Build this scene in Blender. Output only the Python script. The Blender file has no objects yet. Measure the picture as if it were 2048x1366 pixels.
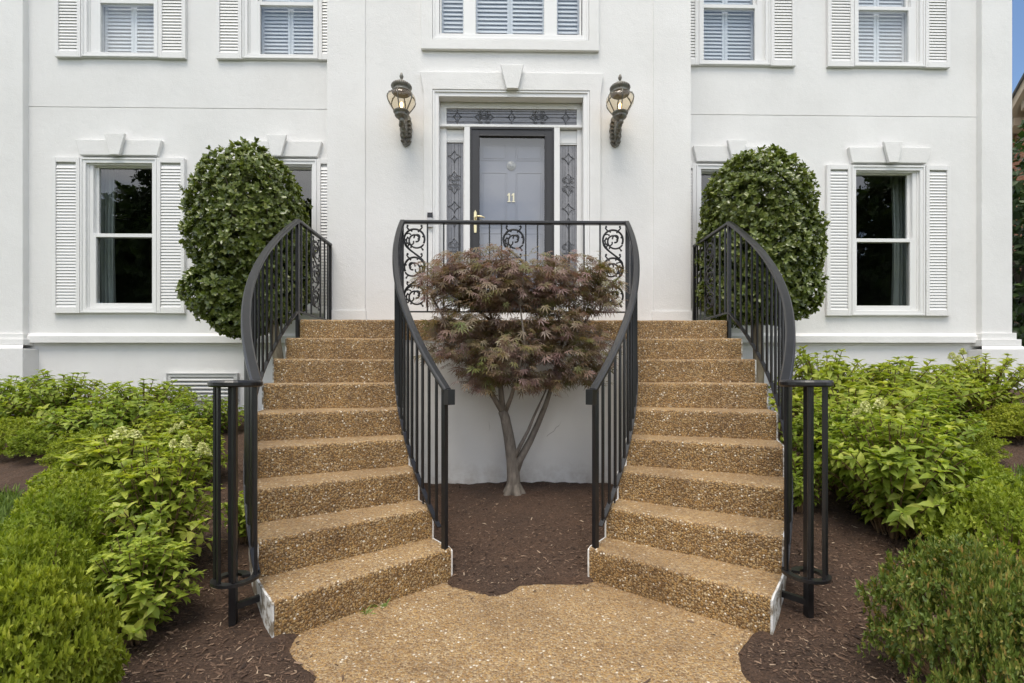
import bpy, math, random
import numpy as np
from mathutils import Vector

# ------------------------------------------------------------------ camera, sky, sun, exposure
sc = bpy.context.scene
F, CX, YH = 950.0, 1028.0, 749.3            # focal length and principal point in photo pixels (2048 wide)
CAMX, EYE, YAW = -0.086, 1.232, 0.017
cam_data = bpy.data.cameras.new('camera')
cam = bpy.data.objects.new('camera', cam_data)
sc.collection.objects.link(cam)
cam.location = (CAMX, 0, EYE)
cam.rotation_euler = (math.pi / 2, 0, -YAW)
cam_data.sensor_width = 36.0
cam_data.lens = 36.0 * F / 2048
cam_data.shift_x = (1024 - CX) / 2048
cam_data.shift_y = (YH - 683) / 2048
cam_data.clip_start = 0.05
cam_data.clip_end = 2000
sc.camera = cam

SUN_EL, SUN_AZ = math.radians(67), math.radians(196)     # azimuth: direction the light comes from, clockwise from +Y
world = bpy.data.worlds.new('World'); sc.world = world
world.use_nodes = True
wn, wl_ = world.node_tree.nodes, world.node_tree.links
wn.clear()
w_out = wn.new('ShaderNodeOutputWorld'); w_bg = wn.new('ShaderNodeBackground')
w_sky = wn.new('ShaderNodeTexSky'); w_sky.sky_type = 'NISHITA'; w_sky.sun_disc = False
w_sky.sun_elevation = SUN_EL; w_sky.sun_rotation = SUN_AZ
w_sky.air_density = 1.0; w_sky.dust_density = 0.2; w_sky.ozone_density = 2.5
w_tc = wn.new('ShaderNodeTexCoord'); w_map = wn.new('ShaderNodeMapping')
w_map.inputs['Scale'].default_value = (1.0, 1.0, 2.2)
w_map.inputs['Location'].default_value = (18.82, 19.83, 14.47)
w_noise = wn.new('ShaderNodeTexNoise'); w_noise.inputs['Scale'].default_value = 1.3
w_noise.inputs['Detail'].default_value = 7; w_noise.inputs['Roughness'].default_value = 0.55
w_ramp = wn.new('ShaderNodeValToRGB')
w_ramp.color_ramp.elements[0].position = 0.455; w_ramp.color_ramp.elements[1].position = 0.565
w_noise2 = wn.new('ShaderNodeTexNoise'); w_noise2.inputs['Scale'].default_value = 3.0; w_noise2.inputs['Detail'].default_value = 5
w_ramp2 = wn.new('ShaderNodeValToRGB')
w_ramp2.color_ramp.elements[0].color = (8.5, 8.8, 9.4, 1); w_ramp2.color_ramp.elements[1].color = (14.5, 14.3, 14.0, 1)
w_ramp2.color_ramp.elements[0].position = 0.3; w_ramp2.color_ramp.elements[1].position = 0.7
w_mix = wn.new('ShaderNodeMixRGB')
wl_.new(w_tc.outputs['Generated'], w_map.inputs['Vector'])
wl_.new(w_map.outputs[0], w_noise.inputs['Vector']); wl_.new(w_map.outputs[0], w_noise2.inputs['Vector'])
wl_.new(w_noise.outputs['Fac'], w_ramp.inputs[0]); wl_.new(w_noise2.outputs['Fac'], w_ramp2.inputs[0])
wl_.new(w_ramp.outputs[0], w_mix.inputs['Fac'])
wl_.new(w_sky.outputs[0], w_mix.inputs['Color1']); wl_.new(w_ramp2.outputs[0], w_mix.inputs['Color2'])
wl_.new(w_mix.outputs[0], w_bg.inputs['Color']); w_bg.inputs['Strength'].default_value = 0.10
wl_.new(w_bg.outputs[0], w_out.inputs['Surface'])

sun_d = bpy.data.lights.new('sun', 'SUN'); sun_d.energy = 1.5; sun_d.angle = math.radians(30)
sun_d.color = (1.0, 0.92, 0.81)
sun = bpy.data.objects.new('sun', sun_d); sc.collection.objects.link(sun)
_sd = Vector((math.sin(SUN_AZ) * math.cos(SUN_EL), math.cos(SUN_AZ) * math.cos(SUN_EL), math.sin(SUN_EL)))
sun.location = _sd * 30
sun.rotation_euler = _sd.to_track_quat('Z', 'Y').to_euler()

sc.view_settings.view_transform = 'Standard'; sc.view_settings.look = 'None'
sc.view_settings.gamma = 1.0; sc.view_settings.use_curve_mapping = False
sc.view_settings.exposure = 0.86
sc.render.engine = 'CYCLES'
sc.cycles.use_denoising = True; sc.cycles.adaptive_threshold = 0.02
sc.cycles.max_bounces = 7; sc.cycles.diffuse_bounces = 2; sc.cycles.glossy_bounces = 3; sc.cycles.transparent_max_bounces = 16
sc.cycles.sample_clamp_indirect = 8

# ------------------------------------------------------------------ helpers
C = sc.collection
rng = np.random.default_rng(11)
random.seed(5)
_c, _s = math.cos(YAW), math.sin(YAW)

def at(x, y, Y):
    """point on the plane at depth Y seen at photo pixel (x, y): used to measure the building off the photograph"""
    u, v = (x - CX) / F, -(y - YH) / F
    dx, dy = u * _c + _s, _c - u * _s
    t = Y / dy
    return (CAMX + t * dx, Y, EYE + t * v)
def X_(x, Y): return at(x, 700, Y)[0]
def Z_(x, y, Y): return at(x, y, Y)[2]
def gp(x, y, z=0.0):
    """point on the level z"""
    u, v = (x - CX) / F, -(y - YH) / F
    t = (z - EYE) / v
    return (CAMX + t * (u * _c + _s), t * (_c - u * _s), z)

wloc = {}
def put(o, parent, loc):
    C.objects.link(o)
    loc = Vector(loc)
    wloc[o.name] = loc
    if parent is not None:
        o.parent = parent
        o.location = loc - wloc[parent.name]
    else:
        o.location = loc
def tag(o, label=None, cat=None, group=None, kind=None):
    if label: o['label'] = label
    if cat: o['category'] = cat
    if group: o['group'] = group
    if kind: o['kind'] = kind
    return o
def thing(name, loc, label, cat, group=None):
    o = bpy.data.objects.new(name, None); o.empty_display_size = 0.1
    put(o, None, loc)
    return tag(o, label, cat, group)
def np_mesh(name, V, faces_by_n, smooth=False, mat=None):
    """V (n,3); faces_by_n: list of int arrays (m,k)"""
    me = bpy.data.meshes.new(name)
    V = np.asarray(V, dtype=np.float32)
    me.vertices.add(len(V)); me.vertices.foreach_set('co', V.ravel())
    loops = np.concatenate([np.asarray(f, dtype=np.int32).ravel() for f in faces_by_n])
    tot = np.concatenate([np.full(len(f), np.asarray(f).shape[1], dtype=np.int32) for f in faces_by_n])
    st = np.concatenate([[0], np.cumsum(tot)[:-1]]).astype(np.int32)
    me.loops.add(len(loops)); me.loops.foreach_set('vertex_index', loops)
    me.polygons.add(len(tot)); me.polygons.foreach_set('loop_start', st); me.polygons.foreach_set('loop_total', tot)
    if smooth: me.polygons.foreach_set('use_smooth', np.ones(len(tot), dtype=bool))
    me.update(calc_edges=True); me.validate()
    if mat is not None: me.materials.append(mat)
    return me
class MB:
    def __init__(self): self.v = []; self.f = []
    def add(self, vs, fs):
        b = len(self.v); self.v += [tuple(p) for p in vs]; self.f += [tuple(b + i for i in f) for f in fs]
        return self
    def box(self, x0, x1, y0, y1, z0, z1):
        x0, x1 = min(x0, x1), max(x0, x1); y0, y1 = min(y0, y1), max(y0, y1); z0, z1 = min(z0, z1), max(z0, z1)
        return self.add([(x0,y0,z0),(x1,y0,z0),(x1,y1,z0),(x0,y1,z0),(x0,y0,z1),(x1,y0,z1),(x1,y1,z1),(x0,y1,z1)],
            [(0,3,2,1),(4,5,6,7),(0,1,5,4),(1,2,6,5),(2,3,7,6),(3,0,4,7)])
    def prism(self, poly, y0, y1):
        """poly: (x,z) corners, counter-clockwise seen from -Y (the front); y0 front, y1 back"""
        n = len(poly)
        vs = [(x, y0, z) for x, z in poly] + [(x, y1, z) for x, z in poly]
        fs = [tuple(range(n)), tuple(range(2*n-1, n-1, -1))]
        for i in range(n):
            j = (i+1) % n; fs.append((i, n+i, n+j, j))
        return self.add(vs, fs)
    def frame(self, x0, x1, z0, z1, w, y0, y1, wb=None, wt=None):
        """a rectangular frame of member width w"""
        wb = w if wb is None else wb; wt = w if wt is None else wt
        self.box(x0, x0+w, y0, y1, z0, z1); self.box(x1-w, x1, y0, y1, z0, z1)
        self.box(x0+w, x1-w, y0+.0008, y1, z0, z0+wb)
        if wt > 0: self.box(x0+w, x1-w, y0+.0008, y1, z1-wt, z1)
        return self
    def tube(self, pts, rad, n=8, cap=True, flat=1.0):
        pts = [Vector(p) for p in pts]; m = len(pts)
        if not hasattr(rad, '__len__'): rad = [rad]*m
        t0 = (pts[1]-pts[0]).normalized()
        a = Vector((0,0,1)) if abs(t0.z) < .9 else Vector((1,0,0))
        nrm = (a - t0*a.dot(t0)).normalized(); base = len(self.v)
        for i in range(m):
            t = (pts[min(i+1,m-1)]-pts[max(i-1,0)])
            if t.length < 1e-9: t = t0
            t = t.normalized()
            nrm = nrm - t*nrm.dot(t)
            if nrm.length < 1e-6: nrm = t.orthogonal()
            nrm.normalize(); bi = t.cross(nrm)
            for k in range(n):
                an = 2*math.pi*k/n
                self.v.append(tuple(pts[i] + (nrm*math.cos(an) + bi*math.sin(an)*flat)*rad[i]))
        for i in range(m-1):
            for k in range(n):
                k2 = (k+1) % n
                self.f.append((base+i*n+k, base+i*n+k2, base+(i+1)*n+k2, base+(i+1)*n+k))
        if cap:
            self.f.append(tuple(base+k for k in range(n-1,-1,-1)))
            self.f.append(tuple(base+(m-1)*n+k for k in range(n)))
        return self
    def sweep(self, pts, prof, cap=True):
        """sweep a profile (side, up) along a path, kept upright"""
        pts = [Vector(p) for p in pts]; m = len(pts); n = len(prof); base = len(self.v)
        for i in range(m):
            t = (pts[min(i+1,m-1)]-pts[max(i-1,0)]).normalized()
            side = Vector((t.y, -t.x, 0))
            side = side.normalized() if side.length > 1e-6 else Vector((1,0,0))
            up = side.cross(t)
            for a, b in prof: self.v.append(tuple(pts[i] + side*a + up*b))
        for i in range(m-1):
            for k in range(n):
                k2 = (k+1) % n
                self.f.append((base+i*n+k, base+(i+1)*n+k, base+(i+1)*n+k2, base+i*n+k2))
        if cap:
            self.f.append(tuple(base+k for k in range(n)))
            self.f.append(tuple(base+(m-1)*n+k for k in range(n-1,-1,-1)))
        return self
    def lathe(self, prof, c, n=20):
        base = len(self.v); m = len(prof)
        for r, z in prof:
            for k in range(n):
                an = 2*math.pi*k/n
                self.v.append((c[0]+r*math.cos(an), c[1]+r*math.sin(an), c[2]+z))
        for i in range(m-1):
            for k in range(n):
                k2 = (k+1) % n
                self.f.append((base+i*n+k, base+i*n+k2, base+(i+1)*n+k2, base+(i+1)*n+k))
        return self
    def mesh(self, name, mat, smooth=False):
        me = bpy.data.meshes.new(name); me.from_pydata(self.v, [], self.f); me.update()
        if smooth: me.polygons.foreach_set('use_smooth', [True]*len(me.polygons))
        me.materials.append(mat)
        return me
    def build(self, name, mat, parent=None, smooth=False, bevel=0, loc=(0,0,0), kind=None):
        o = bpy.data.objects.new(name, self.mesh(name, mat, smooth))
        put(o, parent, loc)
        if bevel:
            b = o.modifiers.new('bevel', 'BEVEL'); b.width = bevel; b.segments = 2; b.limit_method = 'ANGLE'; b.angle_limit = .7
        if kind: o['kind'] = kind
        return o
def share(name, me, parent, loc, rot=None, scale=None):
    o = bpy.data.objects.new(name, me); put(o, parent, loc)
    if rot is not None: o.rotation_euler = rot
    if scale is not None: o.scale = scale
    return o
def meshobj(name, me, parent=None, loc=(0,0,0)):
    o = bpy.data.objects.new(name, me); put(o, parent, loc); return o

# ------------------------------------------------------------------ materials
def mat(name):
    m = bpy.data.materials.new(name); m.use_nodes = True
    nt = m.node_tree; return m, nt, nt.nodes['Principled BSDF']
def nd(nt, kind, **kw):
    n = nt.nodes.new(kind)
    for k, v in kw.items():
        if k in n.inputs: n.inputs[k].default_value = v
        else: setattr(n, k, v)
    return n
def ramp(nt, fac, stops):
    r = nt.nodes.new('ShaderNodeValToRGB'); e = r.color_ramp.elements
    while len(e) < len(stops): e.new(0.5)
    for i, (p, c) in enumerate(stops):
        e[i].position = p; e[i].color = (*c, 1) if len(c) == 3 else c
    nt.links.new(fac, r.inputs[0]); return r
def coords(nt, scale=(1,1,1)):
    tc = nt.nodes.new('ShaderNodeTexCoord'); mp = nt.nodes.new('ShaderNodeMapping')
    mp.inputs['Scale'].default_value = scale
    nt.links.new(tc.outputs['Object'], mp.inputs['Vector']); return mp.outputs[0]
def noise(nt, vec, scale, detail=4, rough=.55):
    n = nt.nodes.new('ShaderNodeTexNoise'); n.inputs['Scale'].default_value = scale
    n.inputs['Detail'].default_value = detail; n.inputs['Roughness'].default_value = rough
    nt.links.new(vec, n.inputs['Vector']); return n.outputs['Fac']
def bump(nt, bsdf, h, strength, dist):
    b = nt.nodes.new('ShaderNodeBump'); b.inputs['Strength'].default_value = strength; b.inputs['Distance'].default_value = dist
    nt.links.new(h, b.inputs['Height']); nt.links.new(b.outputs[0], bsdf.inputs['Normal']); return b
def mixc(nt, fac, a, b, mode='MIX'):
    m = nt.nodes.new('ShaderNodeMixRGB'); m.blend_type = mode
    for s, v in ((m.inputs['Fac'], fac), (m.inputs['Color1'], a), (m.inputs['Color2'], b)):
        if hasattr(v, 'links') or hasattr(v, 'is_linked'): nt.links.new(v, s)
        else: s.default_value = v if not isinstance(v, tuple) else (*v, 1)
    return m.outputs[0]
M = {}
def painted(name, col, rough=.5, var=.05, vscale=2.0, bscale=120, bstr=.15, bdist=.002):
    m, nt, b = mat(name); v = coords(nt)
    n = noise(nt, v, vscale, 5)
    dark = tuple(c*(1-var) for c in col)
    r = ramp(nt, n, [(.3, dark), (.7, col)])
    nt.links.new(r.outputs[0], b.inputs['Base Color']); b.inputs['Roughness'].default_value = rough
    if bstr: bump(nt, b, noise(nt, v, bscale, 3), bstr, bdist)
    M[name] = m; return m, nt, b
# stucco: faint trowel marks and grain, a little weathering
m, nt, b = mat('stucco'); v = coords(nt)
n1 = noise(nt, v, 1.1, 6, .6); n2 = noise(nt, coords(nt, (1, 1, .15)), 5, 4)
c1 = ramp(nt, n1, [(.3, (.755, .745, .725)), (.7, (.83, .822, .805))]).outputs[0]
c2 = ramp(nt, n2, [(.35, (.955, .955, .95)), (.55, (1, 1, 1))]).outputs[0]
nt.links.new(mixc(nt, .22, c1, c2, 'MULTIPLY'), b.inputs['Base Color']); b.inputs['Roughness'].default_value = .82
ad = nd(nt, 'ShaderNodeMath', operation='ADD')
nt.links.new(noise(nt, v, 90, 4, .6), ad.inputs[0]); nt.links.new(noise(nt, v, 14, 3), ad.inputs[1])
bump(nt, b, ad.outputs[0], .5, .006); M['stucco'] = m
# stucco with cracks and soil splash near the ground (well wall, stair flanks)
m, nt, b = mat('old_stucco'); v = coords(nt)
vo = nd(nt, 'ShaderNodeTexVoronoi', feature='DISTANCE_TO_EDGE'); vo.inputs['Scale'].default_value = 1.1
dn = nd(nt, 'ShaderNodeTexNoise'); dn.inputs['Scale'].default_value = 6; dn.inputs['Detail'].default_value = 4
nt.links.new(v, dn.inputs['Vector'])
vm = nd(nt, 'ShaderNodeMixRGB', blend_type='ADD'); vm.inputs['Fac'].default_value = .12
nt.links.new(v, vm.inputs['Color1']); nt.links.new(dn.outputs['Color'], vm.inputs['Color2']); nt.links.new(vm.outputs[0], vo.inputs['Vector'])
crack = ramp(nt, vo.outputs['Distance'], [(0.0, (.42, .40, .36)), (.0045, (1, 1, 1))]).outputs[0]
gate = ramp(nt, noise(nt, v, 2.1, 2), [(.54, (0, 0, 0)), (.60, (1, 1, 1))]).outputs[0]
crk = mixc(nt, gate, (1., 1., 1.), crack)
c1 = ramp(nt, noise(nt, v, 1.6, 6, .6), [(.3, (.79, .765, .715)), (.7, (.85, .83, .785))]).outputs[0]
szp = nt.nodes.new('ShaderNodeSeparateXYZ'); nt.links.new(v, szp.inputs[0])                     # soil splashed up from the bed
low = nd(nt, 'ShaderNodeMapRange', clamp=True); low.inputs['From Min'].default_value = .46; low.inputs['From Max'].default_value = .14
nt.links.new(szp.outputs[2], low.inputs['Value'])
spl = nd(nt, 'ShaderNodeMath', operation='MULTIPLY'); nt.links.new(low.outputs[0], spl.inputs[0])
nt.links.new(ramp(nt, noise(nt, v, 7, 6, .7), [(.42, (0, 0, 0)), (.75, (.75, .75, .75))]).outputs[0], spl.inputs[1])
c1 = mixc(nt, spl.outputs[0], c1, (.34, .26, .18))
nt.links.new(mixc(nt, 1.0, c1, crk, 'MULTIPLY'), b.inputs['Base Color']); b.inputs['Roughness'].default_value = .85
bump(nt, b, noise(nt, v, 70, 4), .3, .004); M['old_stucco'] = m
m, nt, b = mat('flaking_paint'); v = coords(nt)
c1 = ramp(nt, noise(nt, v, 11, 6, .7), [(.44, (.22, .18, .13)), (.49, (.42, .39, .34)), (.525, (.66, .65, .62)), (.7, (.74, .735, .72))]).outputs[0]
nt.links.new(c1, b.inputs['Base Color']); b.inputs['Roughness'].default_value = .85
bump(nt, b, noise(nt, v, 30, 6, .7), .7, .01); M['flaking_paint'] = m
painted('trim', (.83, .825, .81), .38, .03, 3, 60, .05, .001)
painted('shutter', (.82, .81, .79), .42, .05, 2.5, 90, .06, .001)
painted('inside_shutter', (.84, .86, .89), .45, .03, 3, 0, 0)
painted('vent', (.62, .62, .60), .45, .06, 4, 0, 0)
painted('iron', (.015, .0145, .0155), .30, .3, 9, 180, .25, .0008)
painted('storm_frame', (.030, .028, .028), .38, .15, 4, 0, 0)
painted('door_paint', (.255, .265, .315), .45, .05, 3, 60, .1, .001)
painted('curtain', (.42, .47, .44), .9, .12, 8, 300, .2, .001)
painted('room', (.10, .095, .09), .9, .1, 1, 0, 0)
painted('brass', (.80, .70, .42), .3, .1, 20, 0, 0)[2].inputs['Metallic'].default_value = .75
painted('nickel', (.42, .42, .39), .4, .4, 30, 150, .4, .002)[2].inputs['Metallic'].default_value = .6
painted('lead', (.15, .15, .16), .35, .2, 20, 0, 0)[2].inputs['Metallic'].default_value = .5
painted('doorbell_dark', (.012, .012, .014), .2, .1, 5, 0, 0)
painted('doorbell_silver', (.55, .55, .56), .35, .1, 5, 0, 0)
painted('tan_board', (.52, .42, .30), .6, .12, 3, 40, .1, .002)
painted('roofing', (.10, .095, .09), .9, .35, 8, 40, .4, .01)
m, nt, b = painted('lantern', (.20, .19, .155), .55, .1, 5, 60, .5, .004)
v = coords(nt)
c = ramp(nt, noise(nt, v, 22, 5, .7), [(.3, (.06, .057, .052)), (.48, (.20, .18, .15)), (.62, (.19, .20, .18)), (.78, (.33, .33, .30))]).outputs[0]
nt.links.new(c, b.inputs['Base Color']); b.inputs['Metallic'].default_value = .35
# panes: clear sheet glass that mirrors by its Fresnel term
def pane(name, tint, ior, rough=0.0, boost=1.0):
    m = bpy.data.materials.new(name); m.use_nodes = True; nt = m.node_tree; nt.nodes.clear()
    o = nt.nodes.new('ShaderNodeOutputMaterial'); mx = nt.nodes.new('ShaderNodeMixShader')
    tr = nt.nodes.new('ShaderNodeBsdfTransparent'); tr.inputs[0].default_value = (*tint, 1)
    gl = nt.nodes.new('ShaderNodeBsdfGlossy'); gl.inputs['Roughness'].default_value = rough
    fr = nt.nodes.new('ShaderNodeFresnel'); fr.inputs['IOR'].default_value = ior
    mu = nd(nt, 'ShaderNodeMath', operation='MULTIPLY', use_clamp=True); mu.inputs[1].default_value = boost
    ge = nt.nodes.new('ShaderNodeNewGeometry'); mr = nt.nodes.new('ShaderNodeMapRange')      # same mirror strength from either side of the sheet
    mr.inputs['To Min'].default_value = ior; mr.inputs['To Max'].default_value = 1/ior
    nt.links.new(ge.outputs['Backfacing'], mr.inputs['Value']); nt.links.new(mr.outputs[0], fr.inputs['IOR'])
    nt.links.new(fr.outputs[0], mu.inputs[0]); nt.links.new(mu.outputs[0], mx.inputs[0])
    nt.links.new(tr.outputs[0], mx.inputs[1]); nt.links.new(gl.outputs[0], mx.inputs[2]); nt.links.new(mx.outputs[0], o.inputs[0])
    M[name] = m; return m, nt, gl
m_, nt_, gl_ = pane('window_glass', (.93, .95, .95), 1.52, 0.0, 2.4)
vv = coords(nt_); bn = nt_.nodes.new('ShaderNodeBump'); bn.inputs['Strength'].default_value = .04; bn.inputs['Distance'].default_value = .02
nt_.links.new(noise(nt_, vv, 2.2, 1), bn.inputs['Height']); nt_.links.new(bn.outputs[0], gl_.inputs['Normal'])
pane('storm_glass', (.95, .96, .97), 1.52, 0.0, 3.0)
painted('leaded_glass', (.20, .20, .215), .14, .25, 14, 40, .25, .004)[2].inputs['Specular IOR Level'].default_value = .9
pane('lantern_glass', (.95, .89, .78), 1.5, .04, 1.3)
m = bpy.data.materials.new('bulb'); m.use_nodes = True; nt = m.node_tree; b = nt.nodes['Principled BSDF']
b.inputs['Emission Color'].default_value = (1, .62, .25, 1); b.inputs['Emission Strength'].default_value = 5; M['bulb'] = m
# exposed aggregate: rounded pebbles in a sandy matrix
m, nt, b = mat('aggregate'); v = coords(nt)
def vor(scale, feat='F1'):
    n = nd(nt, 'ShaderNodeTexVoronoi', feature=feat); n.inputs['Scale'].default_value = scale
    nt.links.new(v, n.inputs['Vector']); return n
va = vor(86); vb = vor(145)
sx = nt.nodes.new('ShaderNodeSeparateColor'); nt.links.new(va.outputs['Color'], sx.inputs[0])
peb = ramp(nt, sx.outputs[0], [(0, (.19, .105, .038)), (.2, (.29, .165, .055)), (.42, (.38, .22, .07)), (.6, (.44, .285, .115)), (.76, (.48, .355, .20)), (.88, (.34, .24, .14)), (.972, (.78, .71, .58))])
peb.color_ramp.interpolation = 'CONSTANT'
sx2 = nt.nodes.new('ShaderNodeSeparateColor'); nt.links.new(vb.outputs['Color'], sx2.inputs[0])
peb2 = ramp(nt, sx2.outputs[0], [(0, (.19, .11, .04)), (.35, (.37, .225, .085)), (.7, (.50, .36, .18)), (.97, (.74, .66, .52))])
peb2.color_ramp.interpolation = 'CONSTANT'
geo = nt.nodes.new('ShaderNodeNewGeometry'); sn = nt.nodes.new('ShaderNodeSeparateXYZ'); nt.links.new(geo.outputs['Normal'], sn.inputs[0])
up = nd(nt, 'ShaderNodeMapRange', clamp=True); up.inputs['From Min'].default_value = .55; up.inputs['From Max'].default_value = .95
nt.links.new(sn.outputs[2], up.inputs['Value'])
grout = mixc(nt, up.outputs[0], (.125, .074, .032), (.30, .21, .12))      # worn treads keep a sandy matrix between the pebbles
m1 = ramp(nt, va.outputs['Distance'], [(.44, (0, 0, 0)), (.60, (1, 1, 1))]).outputs[0]
m2 = ramp(nt, vb.outputs['Distance'], [(.40, (0, 0, 0)), (.62, (1, 1, 1))]).outputs[0]
fine = mixc(nt, m2, peb2.outputs[0], grout)
col = mixc(nt, m1, peb.outputs[0], fine)
st = ramp(nt, noise(nt, v, 2.3, 6, .6), [(.30, (.52, .47, .42)), (.46, (.88, .86, .84)), (.56, (1, 1, 1)), (.74, (1.22, 1.2, 1.16))]).outputs[0]
col = mixc(nt, .8, col, st, 'MULTIPLY')
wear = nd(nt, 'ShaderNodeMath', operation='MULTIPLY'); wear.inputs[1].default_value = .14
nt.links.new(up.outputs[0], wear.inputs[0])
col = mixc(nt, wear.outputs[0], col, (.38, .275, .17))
nt.links.new(col, b.inputs['Base Color']); b.inputs['Roughness'].default_value = .62
hsub = nd(nt, 'ShaderNodeMath', operation='ADD'); nt.links.new(va.outputs['Distance'], hsub.inputs[0])
hm = nd(nt, 'ShaderNodeMath', operation='MULTIPLY'); hm.inputs[1].default_value = .5
nt.links.new(vb.outputs['Distance'], hm.inputs[0]); nt.links.new(hm.outputs[0], hsub.inputs[1])
bp = bump(nt, b, hsub.outputs[0], .9, .006); bp.invert = True
M['aggregate'] = m
# mulch
m, nt, b = mat('mulch'); v = coords(nt, (1, 1, 1))
c = ramp(nt, noise(nt, coords(nt, (1, 2.3, 1)), 55, 5, .7), [(.3, (.030, .018, .011)), (.5, (.082, .048, .030)), (.68, (.135, .080, .050)), (.85, (.21, .135, .088))]).outputs[0]
d = ramp(nt, noise(nt, v, 2.0, 4), [(.3, (.75, .75, .75)), (.7, (1.25, 1.2, 1.15))]).outputs[0]
nt.links.new(mixc(nt, 1.0, c, d, 'MULTIPLY'), b.inputs['Base Color']); b.inputs['Roughness'].default_value = .95
bump(nt, b, noise(nt, v, 80, 6, .7), 1.0, .02); M['mulch'] = m
def island(name, stops, rough=.6, trans=0.0, tcol=None, nscale=None, nmix=.5, nstops=None, spec=.5, vary=0):
    """foliage, chips: a colour per loose piece, with light passing through the leaf"""
    m, nt, b = mat(name)
    g = nt.nodes.new('ShaderNodeNewGeometry')
    c = ramp(nt, g.outputs['Random Per Island'], stops).outputs[0]
    if nscale:
        n = noise(nt, coords(nt), nscale, 3)
        c = mixc(nt, nmix, c, ramp(nt, n, nstops).outputs[0], 'MIX')
    if vary:
        oi = nt.nodes.new('ShaderNodeObjectInfo')
        c = mixc(nt, 1.0, c, ramp(nt, oi.outputs['Random'], [(0, (.86, .90, .8)), (.35, (1.0, 1.0, .95)), (.65, (1.15, 1.07, 1.0)), (1, (1.28, 1.14, 1.1))]).outputs[0], 'MULTIPLY')
        c = mixc(nt, 1.0, c, ramp(nt, noise(nt, coords(nt), vary, 2), [(.35, (.84, .87, .84)), (.65, (1.18, 1.13, 1.05))]).outputs[0], 'MULTIPLY')
    nt.links.new(c, b.inputs['Base Color']); b.inputs['Roughness'].default_value = rough
    b.inputs['Specular IOR Level'].default_value = spec
    if trans:
        t = nt.nodes.new('ShaderNodeBsdfTranslucent'); mx = nt.nodes.new('ShaderNodeMixShader'); mx.inputs[0].default_value = trans
        hs = mixc(nt, 1.0, c, tcol, 'MULTIPLY'); nt.links.new(hs, t.inputs['Color'])
        out = nt.nodes['Material Output']
        nt.links.new(b.outputs[0], mx.inputs[1]); nt.links.new(t.outputs[0], mx.inputs[2]); nt.links.new(mx.outputs[0], out.inputs['Surface'])
    M[name] = m; return m
island('chips', [(0, (.026, .015, .010)), (.3, (.072, .041, .026)), (.6, (.13, .078, .049)), (.85, (.18, .115, .075)), (.96, (.26, .175, .115)), (.992, (.42, .32, .22))], .9)
island('holly_leaf', [(0, (.075, .10, .018)), (.5, (.14, .18, .04)), (.85, (.22, .255, .075)), (1, (.31, .33, .13))], .24, .22, (1.3, 1.4, .6), spec=.55)
island('hydrangea_leaf', [(0, (.18, .26, .032)), (.5, (.27, .36, .05)), (.85, (.36, .44, .08)), (1, (.45, .50, .13))], .5, .38, (1.25, 1.25, .5), spec=.35, vary=5)
island('box_leaf', [(0, (.165, .225, .02)), (.5, (.25, .315, .033)), (.9, (.335, .40, .055)), (1, (.40, .45, .09))], .5, .35, (1.25, 1.25, .5), spec=.3, vary=3)
island('box_leaf_dark', [(0, (.085, .135, .022)), (.45, (.15, .215, .038)), (.72, (.23, .285, .055)), (.9, (.31, .30, .075)), (1, (.40, .25, .08))], .42, .3, (1.2, 1.2, .5), spec=.45)
island('maple_leaf', [(0, (.13, .058, .055)), (.22, (.22, .118, .115)), (.42, (.33, .215, .215)), (.52, (.11, .15, .04)), (.70, (.17, .19, .055)), (.86, (.25, .18, .075)), (1, (.40, .30, .295))], .45, .35, (1.2, 1.0, .6),
       nscale=3.0, nmix=.48, nstops=[(.32, (.14, .19, .05)), (.45, (.25, .215, .085)), (.56, (.34, .235, .225)), (.75, (.38, .285, .15))], spec=.4)
island('tree_leaf', [(0, (.035, .06, .014)), (.5, (.06, .10, .022)), (1, (.10, .15, .035))], .5, .3, (1.2, 1.3, .5))
island('hedge_leaf', [(0, (.02, .045, .010)), (.5, (.04, .075, .018)), (1, (.07, .115, .03))], .45, .2, (1.2, 1.3, .5))
island('flower', [(0, (.56, .60, .20)), (.6, (.72, .72, .30)), (1, (.82, .80, .46))], .7, .2, (1, 1, .8))
island('grass', [(0, (.11, .18, .03)), (.5, (.17, .25, .05)), (1, (.25, .32, .08))], .6, .3, (1.2, 1.2, .5))
painted('lawn_soil', (.085, .115, .05), .95, .4, 9, 60, .5, .02)
def bark(name, a, b_, sc_):
    m, nt, bs = mat(name); v = coords(nt, (1, 1, .25))
    c = ramp(nt, noise(nt, v, sc_, 6, .65), [(.3, a), (.7, b_)]).outputs[0]
    nt.links.new(c, bs.inputs['Base Color']); bs.inputs['Roughness'].default_value = .85
    bump(nt, bs, noise(nt, v, sc_*1.6, 5), .5, .006); M[name] = m
bark('maple_bark', (.12, .10, .08), (.28, .24, .195), 34)
bark('holly_bark', (.13, .10, .065), (.30, .25, .17), 26)
bark('twig', (.13, .075, .04), (.26, .17, .09), 30)
bark('tree_bark', (.05, .04, .03), (.11, .09, .07), 12)
m, nt, b = mat('brick'); tc = nt.nodes.new('ShaderNodeTexCoord'); se = nt.nodes.new('ShaderNodeSeparateXYZ'); mp = nt.nodes.new('ShaderNodeCombineXYZ')
nt.links.new(tc.outputs['Object'], se.inputs[0]); nt.links.new(se.outputs[1], mp.inputs[0]); nt.links.new(se.outputs[2], mp.inputs[1])
br = nt.nodes.new('ShaderNodeTexBrick'); br.inputs['Scale'].default_value = 4.6
br.inputs['Color1'].default_value = (.30, .115, .065, 1); br.inputs['Color2'].default_value = (.38, .17, .09, 1); br.inputs['Mortar'].default_value = (.42, .36, .30, 1)
br.inputs['Mortar Size'].default_value = .012
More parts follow.
